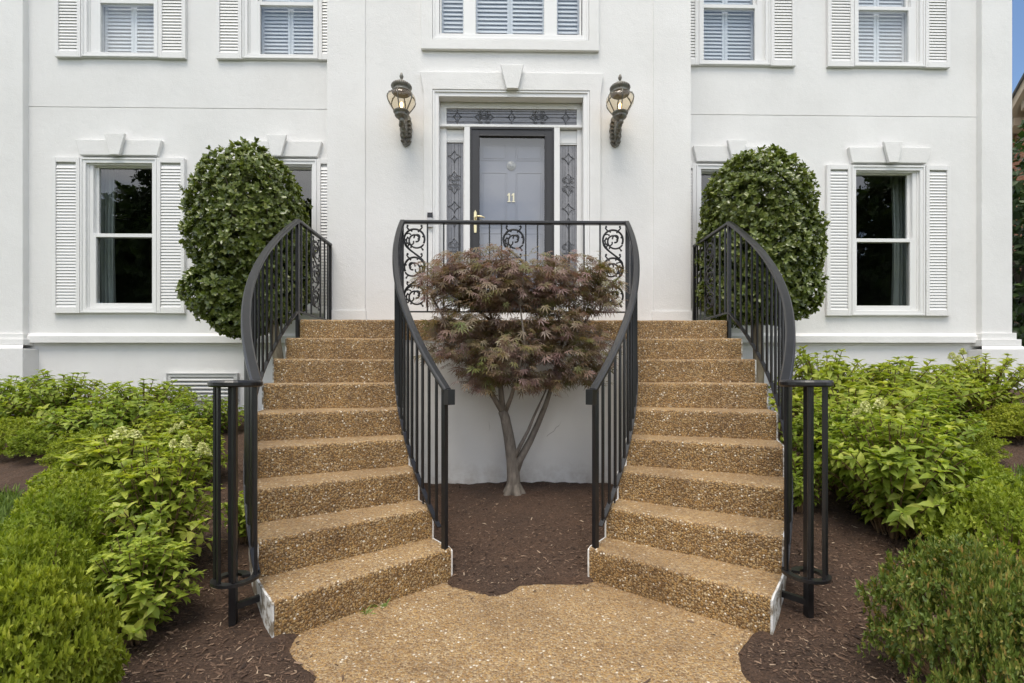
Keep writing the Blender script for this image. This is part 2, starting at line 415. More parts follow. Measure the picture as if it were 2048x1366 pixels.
nt.links.new(mp.outputs[0], br.inputs['Vector']); nt.links.new(br.outputs['Color'], b.inputs['Base Color']); b.inputs['Roughness'].default_value = .85
bump(nt, b, br.outputs['Fac'], .4, -.004); M['brick'] = m

# ------------------------------------------------------------------ stair layout (plan arcs) and terrain
RISE = 0.1944                                   # nine risers
ARC_C, R_IN, R_OUT, D_TH, Y_TOP = 1.448, 2.474, 3.461, 0.090, 4.478
Z_LAND = 9 * RISE
Y_BAY, Y_WING = 5.34, 5.90
def arc(R, th, side=-1):
    """plan point on the left (-1) or right (+1) flight"""
    return (-side * (ARC_C - R * math.cos(th)) if side > 0 else ARC_C - R * math.cos(th), Y_TOP - R * math.sin(th))
def sstep(a, b, x):
    t = np.clip((x - a) / (b - a), 0, 1); return t * t * (3 - 2 * t)
def G(x, y):
    """terrain height"""
    x = np.asarray(x, float); y = np.asarray(y, float)
    outer = np.clip((y - 2.15) * .235, 0, .74) + .30 * sstep(3.0, 6.5, x) * sstep(2.5, 5.5, y)
    well = .20 * sstep(2.5, 4.7, y)
    Rm = (R_IN + R_OUT) / 2
    sn_ = np.clip((Y_TOP - y) / Rm, -.2, .95)
    b_ = -(ARC_C - Rm * np.sqrt(1 - sn_ ** 2)); b_ = np.clip(b_, .55, 1.6)
    a = sstep(b_ - .15, b_ + .2, np.abs(x))
    z = well * (1 - a) + outer * a
    return np.where(y > Y_WING + .3, np.minimum(z, .74), z)
def g1(x, y): return float(G(x, y))
def fbm(x, y, seed=0, f0=1.0, octv=4):
    r = np.random.default_rng(seed); out = np.zeros_like(np.asarray(x, float)); amp = 1.0; f = f0
    for _ in range(octv):
        for k in range(3):
            a = r.uniform(0, 2*math.pi); ph = r.uniform(0, 6.28)
            out = out + amp / 3 * np.sin((x*math.cos(a) + y*math.sin(a)) * f + ph + 1.3*np.sin((x*math.sin(a*1.7) - y*math.cos(a*1.3))*f*.7 + ph*2))
        amp *= .5; f *= 2.1
    return out

# walkway outline on the level z = 0
walk_px = [(618, 1366), (596, 1338), (577, 1316), (574, 1296), (588, 1272), (640, 1230), (720, 1203), (800, 1174), (880, 1148), (906, 1172), (945, 1180), (985, 1190), (1010, 1186),
           (1035, 1170), (1080, 1166), (1130, 1167), (1170, 1166), (1215, 1148), (1300, 1172), (1400, 1203), (1480, 1232), (1518, 1256), (1500, 1284), (1484, 1304), (1488, 1322), (1504, 1345), (1516, 1366)]
walk = [gp(x, y)[:2] for x, y in walk_px]
# the pavement runs on a little way under the bottom steps
walk = [(x, y) for x, y in walk]
walk_poly = [(walk[0][0] - .02, -4.0)] + [(walk[0][0] - .01, 1.0)] + walk + [(walk[-1][0] + .01, 1.0), (walk[-1][0] + .02, -4.0)]
def seg_dist(px, py, poly):
    """signed distance to a polygon, negative inside"""
    d = np.full(px.shape, 1e9); ins = np.zeros(px.shape, bool); n = len(poly)
    for i in range(n):
        ax, ay = poly[i]; bx, by = poly[(i+1) % n]
        ex, ey = bx-ax, by-ay; L = ex*ex + ey*ey + 1e-12
        t = np.clip(((px-ax)*ex + (py-ay)*ey)/L, 0, 1)
        d = np.minimum(d, np.hypot(px-ax-t*ex, py-ay-t*ey))
        c = ((ay > py) != (by > py)) & (px < (bx-ax)*(py-ay)/((by-ay) if abs(by-ay) > 1e-9 else 1e-9) + ax)
        ins ^= c
    return np.where(ins, -d, d)
def grid_mesh(name, xs, ys, zf, m, keep=None, smooth=True):
    XX, YY = np.meshgrid(xs, ys); ZZ = zf(XX, YY)
    V = np.stack([XX, YY, ZZ], -1).reshape(-1, 3); nx, ny = len(xs), len(ys)
    i = np.arange(ny-1)[:, None]*nx + np.arange(nx-1)[None, :]
    Q = np.stack([i, i+1, i+1+nx, i+nx], -1).reshape(-1, 4)
    if keep is not None:
        cx = (XX[:-1, :-1] + XX[1:, 1:])/2; cy = (YY[:-1, :-1] + YY[1:, 1:])/2
        Q = Q[keep(cx, cy).ravel()]
        used = np.unique(Q); re = np.full(len(V), -1); re[used] = np.arange(len(used)); V = V[used]; Q = re[Q]
    return np_mesh(name, V, [Q], smooth, m)

BED = [(-7.5, 3.75), (-4.3, 3.7), (-3.72, 3.62), (-3.4, 3.45), (-3.2, 3.2), (-3.05, 2.9), (-2.8, 2.4), (-2.4, 1.9), (-2.0, 1.2), (-1.8, .4), (-1.7, -3), (1.7, -3), (1.75, .6), (2.0, 1.3), (2.5, 2.0), (3.0, 2.6), (3.4, 3.05),
       (3.75, 3.5), (4.12, 3.84), (4.6, 3.95), (8.5, 4.05), (8.5, 6.2), (-7.5, 6.2)]
# ground sheet to the horizon (lawn), the planting bed, the pavement
xs = np.concatenate([np.linspace(-600, -12, 14), np.linspace(-11, 11, 56), np.linspace(12, 600, 14)])
ys = np.concatenate([np.linspace(-600, -6, 14), np.linspace(-5, 9, 42), np.linspace(10, 600, 14)])
ground = meshobj('ground', grid_mesh('ground', xs, ys, lambda x, y: G(x, y) - .03 - .25*(seg_dist(x, y, BED) < .02), M['lawn_soil'])); tag(ground, 'green lawn ground around the house and beds', 'ground', kind='structure')
def bed_z(x, y):
    d = seg_dist(x + .03*fbm(x, y, 3, 9, 2), y + .03*fbm(x, y, 4, 9, 2), walk_poly)
    z = G(x, y) + .012 + .020*fbm(x, y, 5, 3.1, 4) + .009*fbm(x, y, 6, 34, 2)
    z = np.maximum(z, .004*fbm(x, y, 8, 25, 2) + .016); t = sstep(-.075, .03, d)
    return z*t - .035*(1-t)
bed = meshobj('mulch_bed', grid_mesh('mulch_bed', np.arange(-7.5, 8.5, .035), np.arange(.3, 6.2, .035), bed_z, M['mulch'], keep=lambda x, y: seg_dist(x + .08*fbm(x, y, 12, 4, 2), y, BED) < 0))
tag(bed, 'dark brown mulch planting bed around the stairs', 'mulch bed', kind='structure')
wx = [p[0] for p in walk_poly]
wk = meshobj('walkway', grid_mesh('walkway', np.arange(-1.5, 1.5, .018), np.concatenate([np.arange(-4, .8, .2), np.arange(.8, 2.95, .018)]),
     lambda x, y: .004 + .0035*fbm(x, y, 21, 2.2, 3) + .0012*fbm(x, y, 22, 60, 2) - .02*sstep(-.022, 0, seg_dist(x, y, walk_poly)),
     M['aggregate'], keep=lambda x, y: seg_dist(x + .008*fbm(x, y, 23, 40, 2), y + .008*fbm(x, y, 24, 40, 2), walk_poly) < 0))
tag(wk, 'tan exposed aggregate walkway in front of the twin stairs', 'walkway', kind='structure')

# ------------------------------------------------------------------ house
house = thing('white_house', (0, Y_BAY, 0), 'white stucco two-storey house with louvered shutters and dark glazed front door', 'house')
def wall_sheet(name, x0, x1, z0, z1, Y, holes, depth, m):
    """front face with openings and their reveals"""
    b = MB()
    xs = sorted({x0, x1, *[h[0] for h in holes], *[h[1] for h in holes]})
    zs = sorted({z0, z1, *[h[2] for h in holes], *[h[3] for h in holes]})
    for i in range(len(xs)-1):
        for j in range(len(zs)-1):
            cx, cz = (xs[i]+xs[i+1])/2, (zs[j]+zs[j+1])/2
            if any(h[0] < cx < h[1] and h[2] < cz < h[3] for h in holes): continue
            b.add([(xs[i], Y, zs[j]), (xs[i+1], Y, zs[j]), (xs[i+1], Y, zs[j+1]), (xs[i], Y, zs[j+1])], [(0, 1, 2, 3)])
    for a, c, d, e in holes:
        for p, q in (((a, d), (a, e)), ((a, e), (c, e)), ((c, e), (c, d)), ((c, d), (a, d))):
            b.add([(p[0], Y, p[1]), (q[0], Y, q[1]), (q[0], Y+depth, q[1]), (p[0], Y+depth, p[1])], [(0, 1, 2, 3)])
    b.add([(x0, Y, z1), (x1, Y, z1), (x1, Y+depth, z1), (x0, Y+depth, z1)], [(0, 1, 2, 3)])
    b.add([(x0, Y, z0), (x1, Y, z0), (x1, Y+depth, z0), (x0, Y+depth, z0)], [(3, 2, 1, 0)])
    return b.build(name, m, house)
ZTOP = 8.4
slat_me = {}
n_slat = [0]
def slat_mesh(w, d, th, tilt, m, key):
    k = (round(w, 3), key)
    if k not in slat_me:
        b = MB(); c, s = math.cos(tilt), math.sin(tilt)
        pts = [(-d/2, -th/2), (d/2, -th/2), (d/2, th/2), (-d/2, th/2)]
        poly = [(p*c - q*s, p*s + q*c) for p, q in pts]              # (y, z)
        vs = [(x, y, z) for x in (-w/2, w/2) for y, z in poly]
        b.add(vs, [(0, 1, 2, 3), (7, 6, 5, 4), (0, 4, 5, 1), (1, 5, 6, 2), (2, 6, 7, 3), (3, 7, 4, 0)])
        slat_me[k] = b.mesh(key, m)
    return slat_me[k]
def ext_shutter(x0, x1, z0, z1, Y, single):
    """louvered shutter screwed to the wall; single: its slats are single pieces"""
    T = .042; st = .044
    f = MB().frame(x0, x1, z0, z1, st, Y-T, Y-.002, wb=.075, wt=.060)
    f.box(x0+st, x1-st, Y-.010, Y-.003, z0+.075, z1-.060)
    for zc in (z0+.03, z1-.03, (z0+z1)/2):
        for xc in (x0+.02, x1-.02): f.lathe([(.0, .0), (.004, .0)], (xc, Y-T-.001, zc), 6)
    o = f.build('shutter', M['shutter'], house, bevel=.003)
    pitch = .0375; n = int((z1-z0-.135)/pitch); rest = MB()
    w = round(x1-x0-2*st, 2); sm = slat_mesh(w, .048, .006, 1.27, M['shutter'], 'slat')
    for i in range(n):
        z = z0 + .075 + (i+.6)*pitch; p = ((x0+x1)/2, Y-.025, z)
        if single and z < 6.42: share('slat', sm, o, p)
        else:
            b = len(rest.v); rest.v += [(v.co.x+p[0], v.co.y+p[1], v.co.z+p[2]) for v in sm.vertices]
            rest.f += [tuple(b+k for k in pl.vertices) for pl in sm.polygons]
    if rest.v: rest.build('slats', M['shutter'], o, kind='stuff')
def lintel(x0t, x1t, zt, x0b, x1b, zb, k0, k1, kt, kb0, kb1, Y):
    MB().prism([(x0b, zb), (x1b, zb), (x1t, zt), (x0t, zt)], Y-.045, Y+.02).build('lintel', M['stucco'], house, bevel=.006)
    MB().prism([(kb0, zb-.012), (kb1, zb-.012), (k1, kt), (k0, kt)], Y-.085, Y-.046).build('keystone', M['stucco'], house, bevel=.006)
def pane_box(name, x0, x1, z0, z1, Y, m, parent):
    return MB().add([(x0, Y, z0), (x1, Y, z0), (x1, Y, z1), (x0, Y, z1)], [(0, 1, 2, 3)]).build(name, m, parent)
def window(cas, gl, zmeet, Y, inner=False):
    """double-hung window. cas: casing outer (x0,x1,z0,z1); gl: glass opening; zmeet: meeting rail centre"""
    x0, x1, z0, z1 = cas; g0, g1_, h0, h1 = gl
    f = MB(); cw = .062
    f.frame(x0, x1, z0, z1, cw, Y-.030, Y+.03)                                # flat casing
    f.frame(x0+.006, x1-.006, z0+.006, z1-.006, .018, Y-.040, Y-.0305)        # back band
    f.frame(x0+cw, x1-cw, z0+cw*.6, z1-cw, .016, Y-.004, Y+.05)               # stops
    sw = .034
    f.box(x0+cw-.004, g0-sw+.003, Y+.006, Y+.10, z0+.02, z1-.02); f.box(g1_+sw-.003, x1-cw+.004, Y+.006, Y+.10, z0+.02, z1-.02)
    f.box(x0+cw, x1-cw, Y+.007, Y+.099, h1+sw-.003, z1-cw+.004); f.box(x0+cw, x1-cw, Y+.007, Y+.099, z0+.03, h0-.046)
    w = f.build('window', M['trim'], house, bevel=.002)
    ys, yl = Y+.030, Y+.058
    s1 = MB().frame(g0-sw, g1_+sw, zmeet-.018, h1+sw, sw, yl-.030+.02, yl+.02); s1.build('sash', M['trim'], w, bevel=.002)
    s2 = MB().frame(g0-sw+.004, g1_+sw-.004, h0-.05, zmeet+.022, sw-.004, ys-.026, ys+.004, wb=.05, wt=.044); s2.build('sash', M['trim'], w, bevel=.002)
    pane_box('pane', g0, g1_, zmeet, h1, yl+.004, M['window_glass'], w)
    pane_box('pane', g0, g1_, h0, zmeet, ys-.008, M['window_glass'], w)
    if inner:
        yi = Y+.115; a, b_ = g0-.03, g1_+.03; mid = (a+b_)/2
        fr = MB(); fr.frame(a, mid-.002, h0-.05, h1+.05, .034, yi-.012, yi+.014); fr.frame(mid+.002, b_, h0-.05, h1+.05, .034, yi-.012, yi+.014)
        fr.build('shutter_frame', M['inside_shutter'], w)
        for p0, p1 in ((a+.034, mid-.036), (mid+.036, b_-.034)):
            sm = slat_mesh(round(p1-p0, 2), .062, .008, 1.12, M['inside_shutter'], 'louver')
            n = int((h1-h0+.02)/.046)
            for i in range(n):
                z = h0 - .012 + i*.046
                if z < 6.45: share('louver', sm, w, ((p0+p1)/2, yi, z))
    return w
def wing_windows(side):
    Y = Y_WING; holes = []
    if side < 0:
        dxs = (0, 320); A = dict(sl=(110, 165), sr=(318, 373), st=317, sb=627, cas=(165, 318), gl=(191, 307), gt=332, gb=606, mt=470, lt=(157, 328, 282), lb=(165, 319, 313), kt=(219, 260, 272), kb=(230, 249))
        U = dict(sl=(115, 167), sr=(321, 375), sb=118, cas=(167, 321), gl=(200, 310), gb=106, mt=1, gt=-104)
    else:
        dxs = (0, -309); A = dict(sl=(1650, 1699), sr=(1847, 1896), st=332, sb=632, cas=(1699, 1846), gl=(1714, 1821), gt=346, gb=611, mt=480, lt=(1693, 1855, 297), lb=(1700, 1848, 328), kt=(1757, 1796, 288), kb=(1768, 1786))
        U = dict(sl=(1652, 1704), sr=(1846, 1895), sb=137, cas=(1704, 1846), gl=(1713, 1818), gb=125, mt=15, gt=-88)
    for i, dx in enumerate(dxs):
        full = (i == 0)
        xr = A['cas'][0]
        fx = lambda v: X_(A['cas'][0], Y) + (X_(v, Y) - X_(A['cas'][0], Y)) + (X_(xr+dx, Y) - X_(xr, Y))
        z = lambda v: Z_(xr, v, Y)
        cas = (fx(A['cas'][0]), fx(A['cas'][1]), z(A['sb']), z(A['st']))
        gl = (fx(A['gl'][0]), fx(A['gl'][1]), z(A['gb']), z(A['gt']))
        window(cas, gl, z(A['mt']), Y)
        holes.append((cas[0]+.05, cas[1]-.05, cas[2]+.03, cas[3]-.05))
        for k in ('sl', 'sr'):
            vis = full or True
            ext_shutter(fx(A[k][0]), fx(A[k][1])-.002, z(A['sb']), z(A['st']), Y, full)
        lintel(fx(A['lt'][0]), fx(A['lt'][1]), z(A['lt'][2]), fx(A['lb'][0]), fx(A['lb'][1]), z(A['lb'][2]), fx(A['kt'][0]), fx(A['kt'][1]), z(A['kt'][2]), fx(A['kb'][0]), fx(A['kb'][1]), Y)
        cas = (fx(U['cas'][0]), fx(U['cas'][1]), z(U['sb']-1), z(U['gt']-14))
        gl = (fx(U['gl'][0]), fx(U['gl'][1]), z(U['gb']), z(U['gt']))
        window(cas, gl, z(U['mt']), Y, inner=True)
        holes.append((cas[0]+.05, cas[1]-.05, cas[2]+.03, cas[3]-.05))
        for k in ('sl', 'sr'):
            hidden = (i == 1 and (k == 'sr') == (side < 0))
            ext_shutter(fx(U[k][0]), fx(U[k][1])-.002, z(U['sb']), z(U['gt']-16), Y, not hidden)
    return holes
XBL, XBR = X_(657, Y_BAY), X_(1381, Y_BAY)          # bay corners
XL0 = X_(-70, Y_WING); XR0 = X_(2013, Y_WING)       # house ends in view (left pilaster outer edge, right corner)
PL, PR = X_(57, Y_WING), X_(1953, Y_WING)           # pilaster inner edges
HL, HR = wing_windows(-1), wing_windows(1)
for side, (a, b_), holes, jpx in ((-1, (XL0-2.5, XBL+.1), HL, (360, 216)), (1, (XBR-.1, XR0-.03), HR, (1660, 231.5))):
    zj = Z_(jpx[0], jpx[1], Y_WING); zb = Z_(300 if side < 0 else 1800, 683, Y_WING)
    wall_sheet('wall', a, b_, zj+.004, ZTOP, Y_WING, [h for h in holes if h[2] > zj], .16, M['stucco'])
    wall_sheet('wall', a, b_, zb-.05, zj-.004, Y_WING, [h for h in holes if h[2] < zj], .16, M['stucco'])
    MB().box(a, b_, Y_WING+.008, Y_WING+.03, zj-.02, zj+.02).build('joint', M['stucco'], house)
    # belt course above the recessed foundation
    p0, p1 = (PL, XBL+.05) if side < 0 else (XBR-.05, PR)
    bt = MB(); zc = zb
    prof = [(0, .10), (-.012, .10), (-.03, .075), (-.05, .065), (-.05, -.02), (0.06, -.028), (0.06, .10)]
    n = len(prof)
    bt.add([(x, Y_WING+dy, zc+dz) for x in (p0, p1) for dy, dz in prof], [tuple(range(n)), tuple(range(2*n-1, n-1, -1))] + [(i, n+i, n+(i+1) % n, (i+1) % n) for i in range(n)])
    bt.build('belt_course', M['stucco'], house, bevel=.004)
    fo = MB().box(p0-.5 if side < 0 else p0, p1 if side < 0 else p1+.06, Y_WING+.012, Y_WING+.16, -.2, zb-.02)
    fo.build('foundation_wall', M['stucco'], house)
# corner pilasters with stepped bases
for side, p0, p1 in ((-1, XL0, PL), (1, PR, XR0)):
    pxc = 30 if side < 0 else 1985
    z1, z2, z3 = (Z_(pxc, v, Y_WING) for v in ((668, 679, 691) if side < 0 else (667, 680, 693)))
    pi = MB().box(p0, p1, Y_WING-.07, Y_WING+.3, z1, ZTOP)
    o = pi.build('pilaster', M['stucco'], house, bevel=.006)
    ba = MB().box(p0-.03, p1+.03, Y_WING-.095, Y_WING+.3, z2, z1); ba.box(p0-.06, p1+.06, Y_WING-.125, Y_WING+.3, z3, z2)
    ba.add([(x, y, z) for x, y, z in ((p0-.06, Y_WING-.125, z3), (p1+.06, Y_WING-.125, z3), (p1+.11, Y_WING-.18, z3-.045), (p0-.11, Y_WING-.18, z3-.045))], [(3, 2, 1, 0)])
    ba.box(p0-.11, p1+.11, Y_WING-.18, Y_WING+.3, -.2, z3-.045)
    ba.build('pilaster_base', M['stucco'], o, bevel=.006)
# side wall, back and roof
MB().box(XR0-.03, XR0-.002, Y_WING+.3, 13, -.2, ZTOP).build('side_wall', M['stucco'], house)
MB().box(XL0-2.5, XL0-2.4, Y_WING+.16, 13, -.2, ZTOP).build('side_wall', M['stucco'], house)
MB().box(XL0-2.5, XR0-.03, 12.9, 13, -.2, ZTOP).build('back_wall', M['stucco'], house)
ov = .22; rx0, rx1, ry0, ry1 = XL0-2.5-ov, XR0+ov, Y_BAY-ov, 13+ov
rf = MB().add([(rx0, ry0, ZTOP+.25), (rx1, ry0, ZTOP+.25), (rx1, ry1, ZTOP+.25), (rx0, ry1, ZTOP+.25), (rx0+3.5, 9.3, 11.2), (rx1-3.5, 9.3, 11.2)], [(0, 1, 5, 4), (1, 2, 5), (2, 3, 4, 5), (3, 0, 4), (3, 2, 1, 0)])
rf.build('roof', M['roofing'], house)
MB().box(rx0+.05, rx1-.05, Y_BAY-.15, Y_WING+.2, ZTOP+.001, ZTOP+.24).build('cornice', M['trim'], house)
# dark rooms behind the windows
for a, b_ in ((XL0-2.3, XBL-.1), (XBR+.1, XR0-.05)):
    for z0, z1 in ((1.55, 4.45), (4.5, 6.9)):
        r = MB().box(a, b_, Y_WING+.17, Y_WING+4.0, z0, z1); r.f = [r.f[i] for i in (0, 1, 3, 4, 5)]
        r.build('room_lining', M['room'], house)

# --- bay
door_o = (X_(866, Y_BAY), X_(1178, Y_BAY), Z_LAND, Z_(1022, 184, Y_BAY))
up_o = (X_(866, Y_BAY), X_(1177, Y_BAY), Z_(1022, 84, Y_BAY), 6.8)
wall_sheet('wall', XBL, XBR, -.2, ZTOP, Y_BAY, [door_o, up_o], .20, M['stucco'])
for x in (XBL, XBR):
    MB().add([(x, Y_BAY, -.2), (x, Y_WING+.1, -.2), (x, Y_WING+.1, ZTOP), (x, Y_BAY, ZTOP)], [(0, 1, 2, 3)]).build('return_wall', M['stucco'], house)
for x0, x1 in ((XBL, X_(731, Y_BAY)), (X_(1308, Y_BAY), XBR)):
    o = MB().box(x0-.012, x1, Y_BAY-.014, Y_BAY+.02, Z_LAND+.20, ZTOP).build('pilaster', M['stucco'], house, bevel=.004)
    MB().box(x0-.026, x1+.010, Y_BAY-.028, Y_BAY+.02, Z_LAND-.3, Z_LAND+.20).build('pilaster_base', M['stucco'], o, bevel=.004)
# stucco surround with flared head and keystone
zs_ = Z_(1022, 189, Y_BAY); zt_ = Z_(1022, 149, Y_BAY); xa, xb = X_(848, Y_BAY), X_(1200, Y_BAY)
sl_ = .010
sr = MB().prism([(xa, Z_LAND), (door_o[0], Z_LAND), (door_o[0], door_o[3]), (door_o[1], door_o[3]), (door_o[1], Z_LAND), (xb, Z_LAND), (xb, zs_), (X_(1206, Y_BAY), zt_), (X_(841, Y_BAY), zt_), (xa, zs_)], Y_BAY-.04, Y_BAY-.001)
sr.build('door_surround', M['stucco'], house, bevel=.005)
MB().prism([(X_(1013, Y_BAY), door_o[3]-.008), (X_(1036, Y_BAY), door_o[3]-.008), (X_(1047, Y_BAY), Z_(1022, 138, Y_BAY)), (X_(1001, Y_BAY), Z_(1022, 138, Y_BAY))], Y_BAY-.085, Y_BAY-.041).build('keystone', M['stucco'], house, bevel=.006)
# upper central window
zsb, zst = Z_(1022, 104, Y_BAY), Z_(1022, 85, Y_BAY)
MB().prism([(X_(843, Y_BAY), zsb), (X_(1197, Y_BAY), zsb), (X_(1197, Y_BAY), 6.8), (up_o[1], 6.8), (up_o[1], up_o[2]), (up_o[0], up_o[2]), (up_o[0], 6.8), (X_(843, Y_BAY), 6.8)], Y_BAY-.04, Y_BAY-.001).build('window_surround', M['stucco'], house, bevel=.005)
yw = Y_BAY + .03
wc = MB().frame(up_o[0], up_o[1], up_o[2], up_o[3], .07, Y_BAY-.02, Y_BAY+.10)
wc.frame(up_o[0]+.004, up_o[1]-.004, up_o[2]+.004, up_o[3]-.004, .02, Y_BAY-.034, Y_BAY-.0205)
cols = [(882, 928), (951, 1089), (1113, 1160)]
for a, b_ in ((928, 951), (1089, 1113)): wc.box(X_(a, yw), X_(b_, yw), Y_BAY+.0, Y_BAY+.10, up_o[2]+.07, up_o[3]-.07)
wc = wc.build('window', M['trim'], house, bevel=.002)
for ci, (a, b_) in enumerate(cols):
    x0, x1 = X_(a, yw), X_(b_, yw); zb_ = Z_(1022, 66, yw)
    MB().frame(x0-.012, x1+.012, up_o[2]+.071, up_o[3]-.071, .018, yw-.012, yw+.03, wb=.03).build('sash', M['trim'], wc)
    pane_box('pane', x0, x1, zb_, up_o[3]-.07, yw+.01, M['window_glass'], wc)
    yi = yw+.07; pans = [(x0-.01, x1+.01)] if ci != 1 else [(x0-.01, (x0+x1)/2), ((x0+x1)/2, x1+.01)]
    for p0, p1 in pans:
        MB().frame(p0+.001, p1-.001, zb_-.03, up_o[3]-.06, .03, yi-.012, yi+.014).build('shutter_frame', M['inside_shutter'], wc)
        sm = slat_mesh(round(p1-p0-.062, 2), .062, .008, 1.15, M['inside_shutter'], 'louver')
        for i in range(int((6.5-zb_)/.048)): share('louver', sm, wc, ((p0+p1)/2, yi, zb_+.02+i*.048))
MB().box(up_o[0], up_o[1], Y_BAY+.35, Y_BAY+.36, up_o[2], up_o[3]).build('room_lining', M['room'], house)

# --- front entrance: wooden frame, transom, sidelights, door and glazed storm door
yd = Y_BAY + .10                                             # plane of the joinery
ent = MB()
ent.frame(door_o[0], door_o[1], door_o[2], door_o[3], X_(878, Y_BAY)-door_o[0], Y_BAY-.022, Y_BAY+.09, wb=.0)     # casing
ent.frame(door_o[0]+.002, door_o[1]-.002, door_o[2], door_o[3]-.002, .022, Y_BAY-.034, Y_BAY-.0225, wb=.0)
ia, ib = X_(884, yd), X_(1163, yd); zt0, zt1 = Z_(1022, 250, yd), Z_(1022, 217, yd)
ent.box(door_o[0]+.05, door_o[1]-.05, yd, yd+.06, zt1+.012, door_o[3]-.001)
ent.box(X_(868, yd), X_(893, yd), yd+.001, yd+.06, Z_LAND, door_o[3]-.01); ent.box(X_(1154, yd), X_(1176, yd), yd+.001, yd+.06, Z_LAND, door_o[3]-.01)
ent.box(door_o[0]+.05, door_o[1]-.05, yd-.035, yd+.055, Z_(1022, 257, yd), zt0-.012)                       # transom bar
for a, b_ in ((929, 941), (1107, 1119)): ent.box(X_(a, yd), X_(b_, yd), yd-.034, yd+.056, Z_LAND, Z_(1022, 257, yd)-.001)
entrance = ent.build('entrance_frame', M['trim'], house, bevel=.003)
def ribbon(b, pts2, Y, r=.0035, n=5):
    b.tube([(x, Y, z) for x, z in pts2], r, n, cap=False)
def circ(cx, cz, r, n=20, a0=0, a1=2*math.pi, rz=None):
    rz = r if rz is None else rz
    return [(cx + r*math.cos(a0+(a1-a0)*i/n), cz + rz*math.sin(a0+(a1-a0)*i/n)) for i in range(n+1)]
def star(cx, cz, w, h):
    out = []
    tips = [(w, 0), (0, h), (-w, 0), (0, -h), (w, 0)]
    for (ax, az), (bx, bz) in zip(tips[:-1], tips[1:]):
        for i in range(7):
            t = i/6; q = 2*t*(1-t)
            out.append((cx + (1-t)**2*ax + t*t*bx + q*.16*(ax+bx), cz + (1-t)**2*az + t*t*bz + q*.16*(az+bz)))
    return out
def rosette(b, cx, cz, s, Y, along):
    """four scrolled leaves around a jewel, with pointed ends along the strip"""
    ribbon(b, circ(cx, cz, .22*s), Y, .0035)
    for sx_ in (-1, 1):
        for sz_ in (-1, 1):
            ex, ez = (.42*s*sx_, .42*s*sz_) if along else (.40*s*sx_, .52*s*sz_)
            ribbon(b, circ(cx+ex, cz+ez, .31*s, 18, .3, 5.6), Y, .0032); ribbon(b, circ(cx+ex, cz+ez, .15*s, 12, 1.0, 6.0), Y-.001, .0032)
    for s_ in (-1, 1):
        if along: pts = [(cx+s_*.62*s, cz+.34*s), (cx+s_*1.15*s, cz), (cx+s_*.62*s, cz-.34*s)]
        else: pts = [(cx+.34*s, cz+s_*.8*s), (cx, cz+s_*1.35*s), (cx-.34*s, cz+s_*.8*s)]
        ribbon(b, pts, Y, .005)
def leaded(x0, x1, z0, z1, Y, horiz):
    pl = MB().frame(x0-.014, x1+.014, z0-.014, z1+.014, .016, Y-.012, Y+.02).build('transom_light' if horiz else 'sidelight', M['trim'], house, bevel=.002)
    pane_box('pane', x0, x1, z0, z1, Y+.004, M['leaded_glass'], pl)
    b = MB(); yy = Y-.001
    if horiz:
        H = z1-z0; zc = (z0+z1)/2; W = x1-x0
        for t in (.14, .3, .80): ribbon(b, [(x0, z1-t*H), (x1, z1-t*H)], yy, .0022)
        ribbon(b, [(x0, zc), (x1, zc)], yy, .0025)
        for t in (.085, .5, .915): ribbon(b, star(x0+t*W, zc, .045*1.2, .42*H), yy, .004); 
        for t in (.085, .5, .915): ribbon(b, [(x0+t*W, z0), (x0+t*W, z1)], yy, .002)
        for t in (.29, .71): rosette(b, x0+t*W, zc, .098, yy, True)
    else:
        W = x1-x0; xc = (x0+x1)/2
        for t in (.2, .32, .72, .84): ribbon(b, [(x0+t*W, z0), (x0+t*W, z1)], yy, .002)
        ribbon(b, [(xc, z0), (xc, z1)], yy, .0025)
        z = z1 - .155; k = 0
        while z > z0 + .1:
            ribbon(b, star(xc, z, .36*W, .075), yy, .004)
            if k == 0: rosette(b, xc, z-.30, .098, yy, False); z -= .58
            elif k in (1,): z -= .165
            elif k == 2: z -= .165; rosette(b, xc, z-.16, .098, yy, False); z -= .42
            else: z -= .165
            k += 1
    b.build('leading', M['lead'], pl, smooth=True)
leaded(X_(892, yd), X_(1154, yd), zt0, zt1, yd+.01, True)
for a, b_, yt in ((890, 927, 285), (1119, 1155, 288)):
    x0, x1 = X_(a, yd+.02), X_(b_, yd+.02); zt = Z_(1022, yt, yd+.02)
    leaded(x0, x1, Z_LAND+.32, zt, yd+.035, False)
    s = MB(); s.box(x0-.03, x1+.03, yd+.02, yd+.06, zt+.014, Z_(1022, 258, yd)-.002); s.box(x0-.03, x1+.03, yd+.02, yd+.06, Z_LAND, Z_LAND+.306)
    for xx in ((x0-.045, x0-.013), (x1+.013, x1+.045)): s.box(xx[0], xx[1], yd+.021, yd+.06, Z_LAND, zt+.014)
    s.build('sidelight_panel', M['trim'], entrance, bevel=.002)
MB().box(door_o[0]+.05, door_o[1]-.05, Y_BAY+.02, Y_BAY+.25, Z_LAND-.02, Z_LAND+.19).build('door_sill', M['trim'], entrance)
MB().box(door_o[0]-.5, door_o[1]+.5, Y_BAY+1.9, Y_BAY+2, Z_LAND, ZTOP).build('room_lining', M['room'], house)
hl = MB().box(door_o[0]-.4, door_o[1]+.4, Y_BAY+.25, Y_BAY+1.9, Z_LAND, door_o[3]+.3); hl.f = [hl.f[i] for i in (0, 1, 3, 5)]; hl.build('room_lining', M['room'], house)
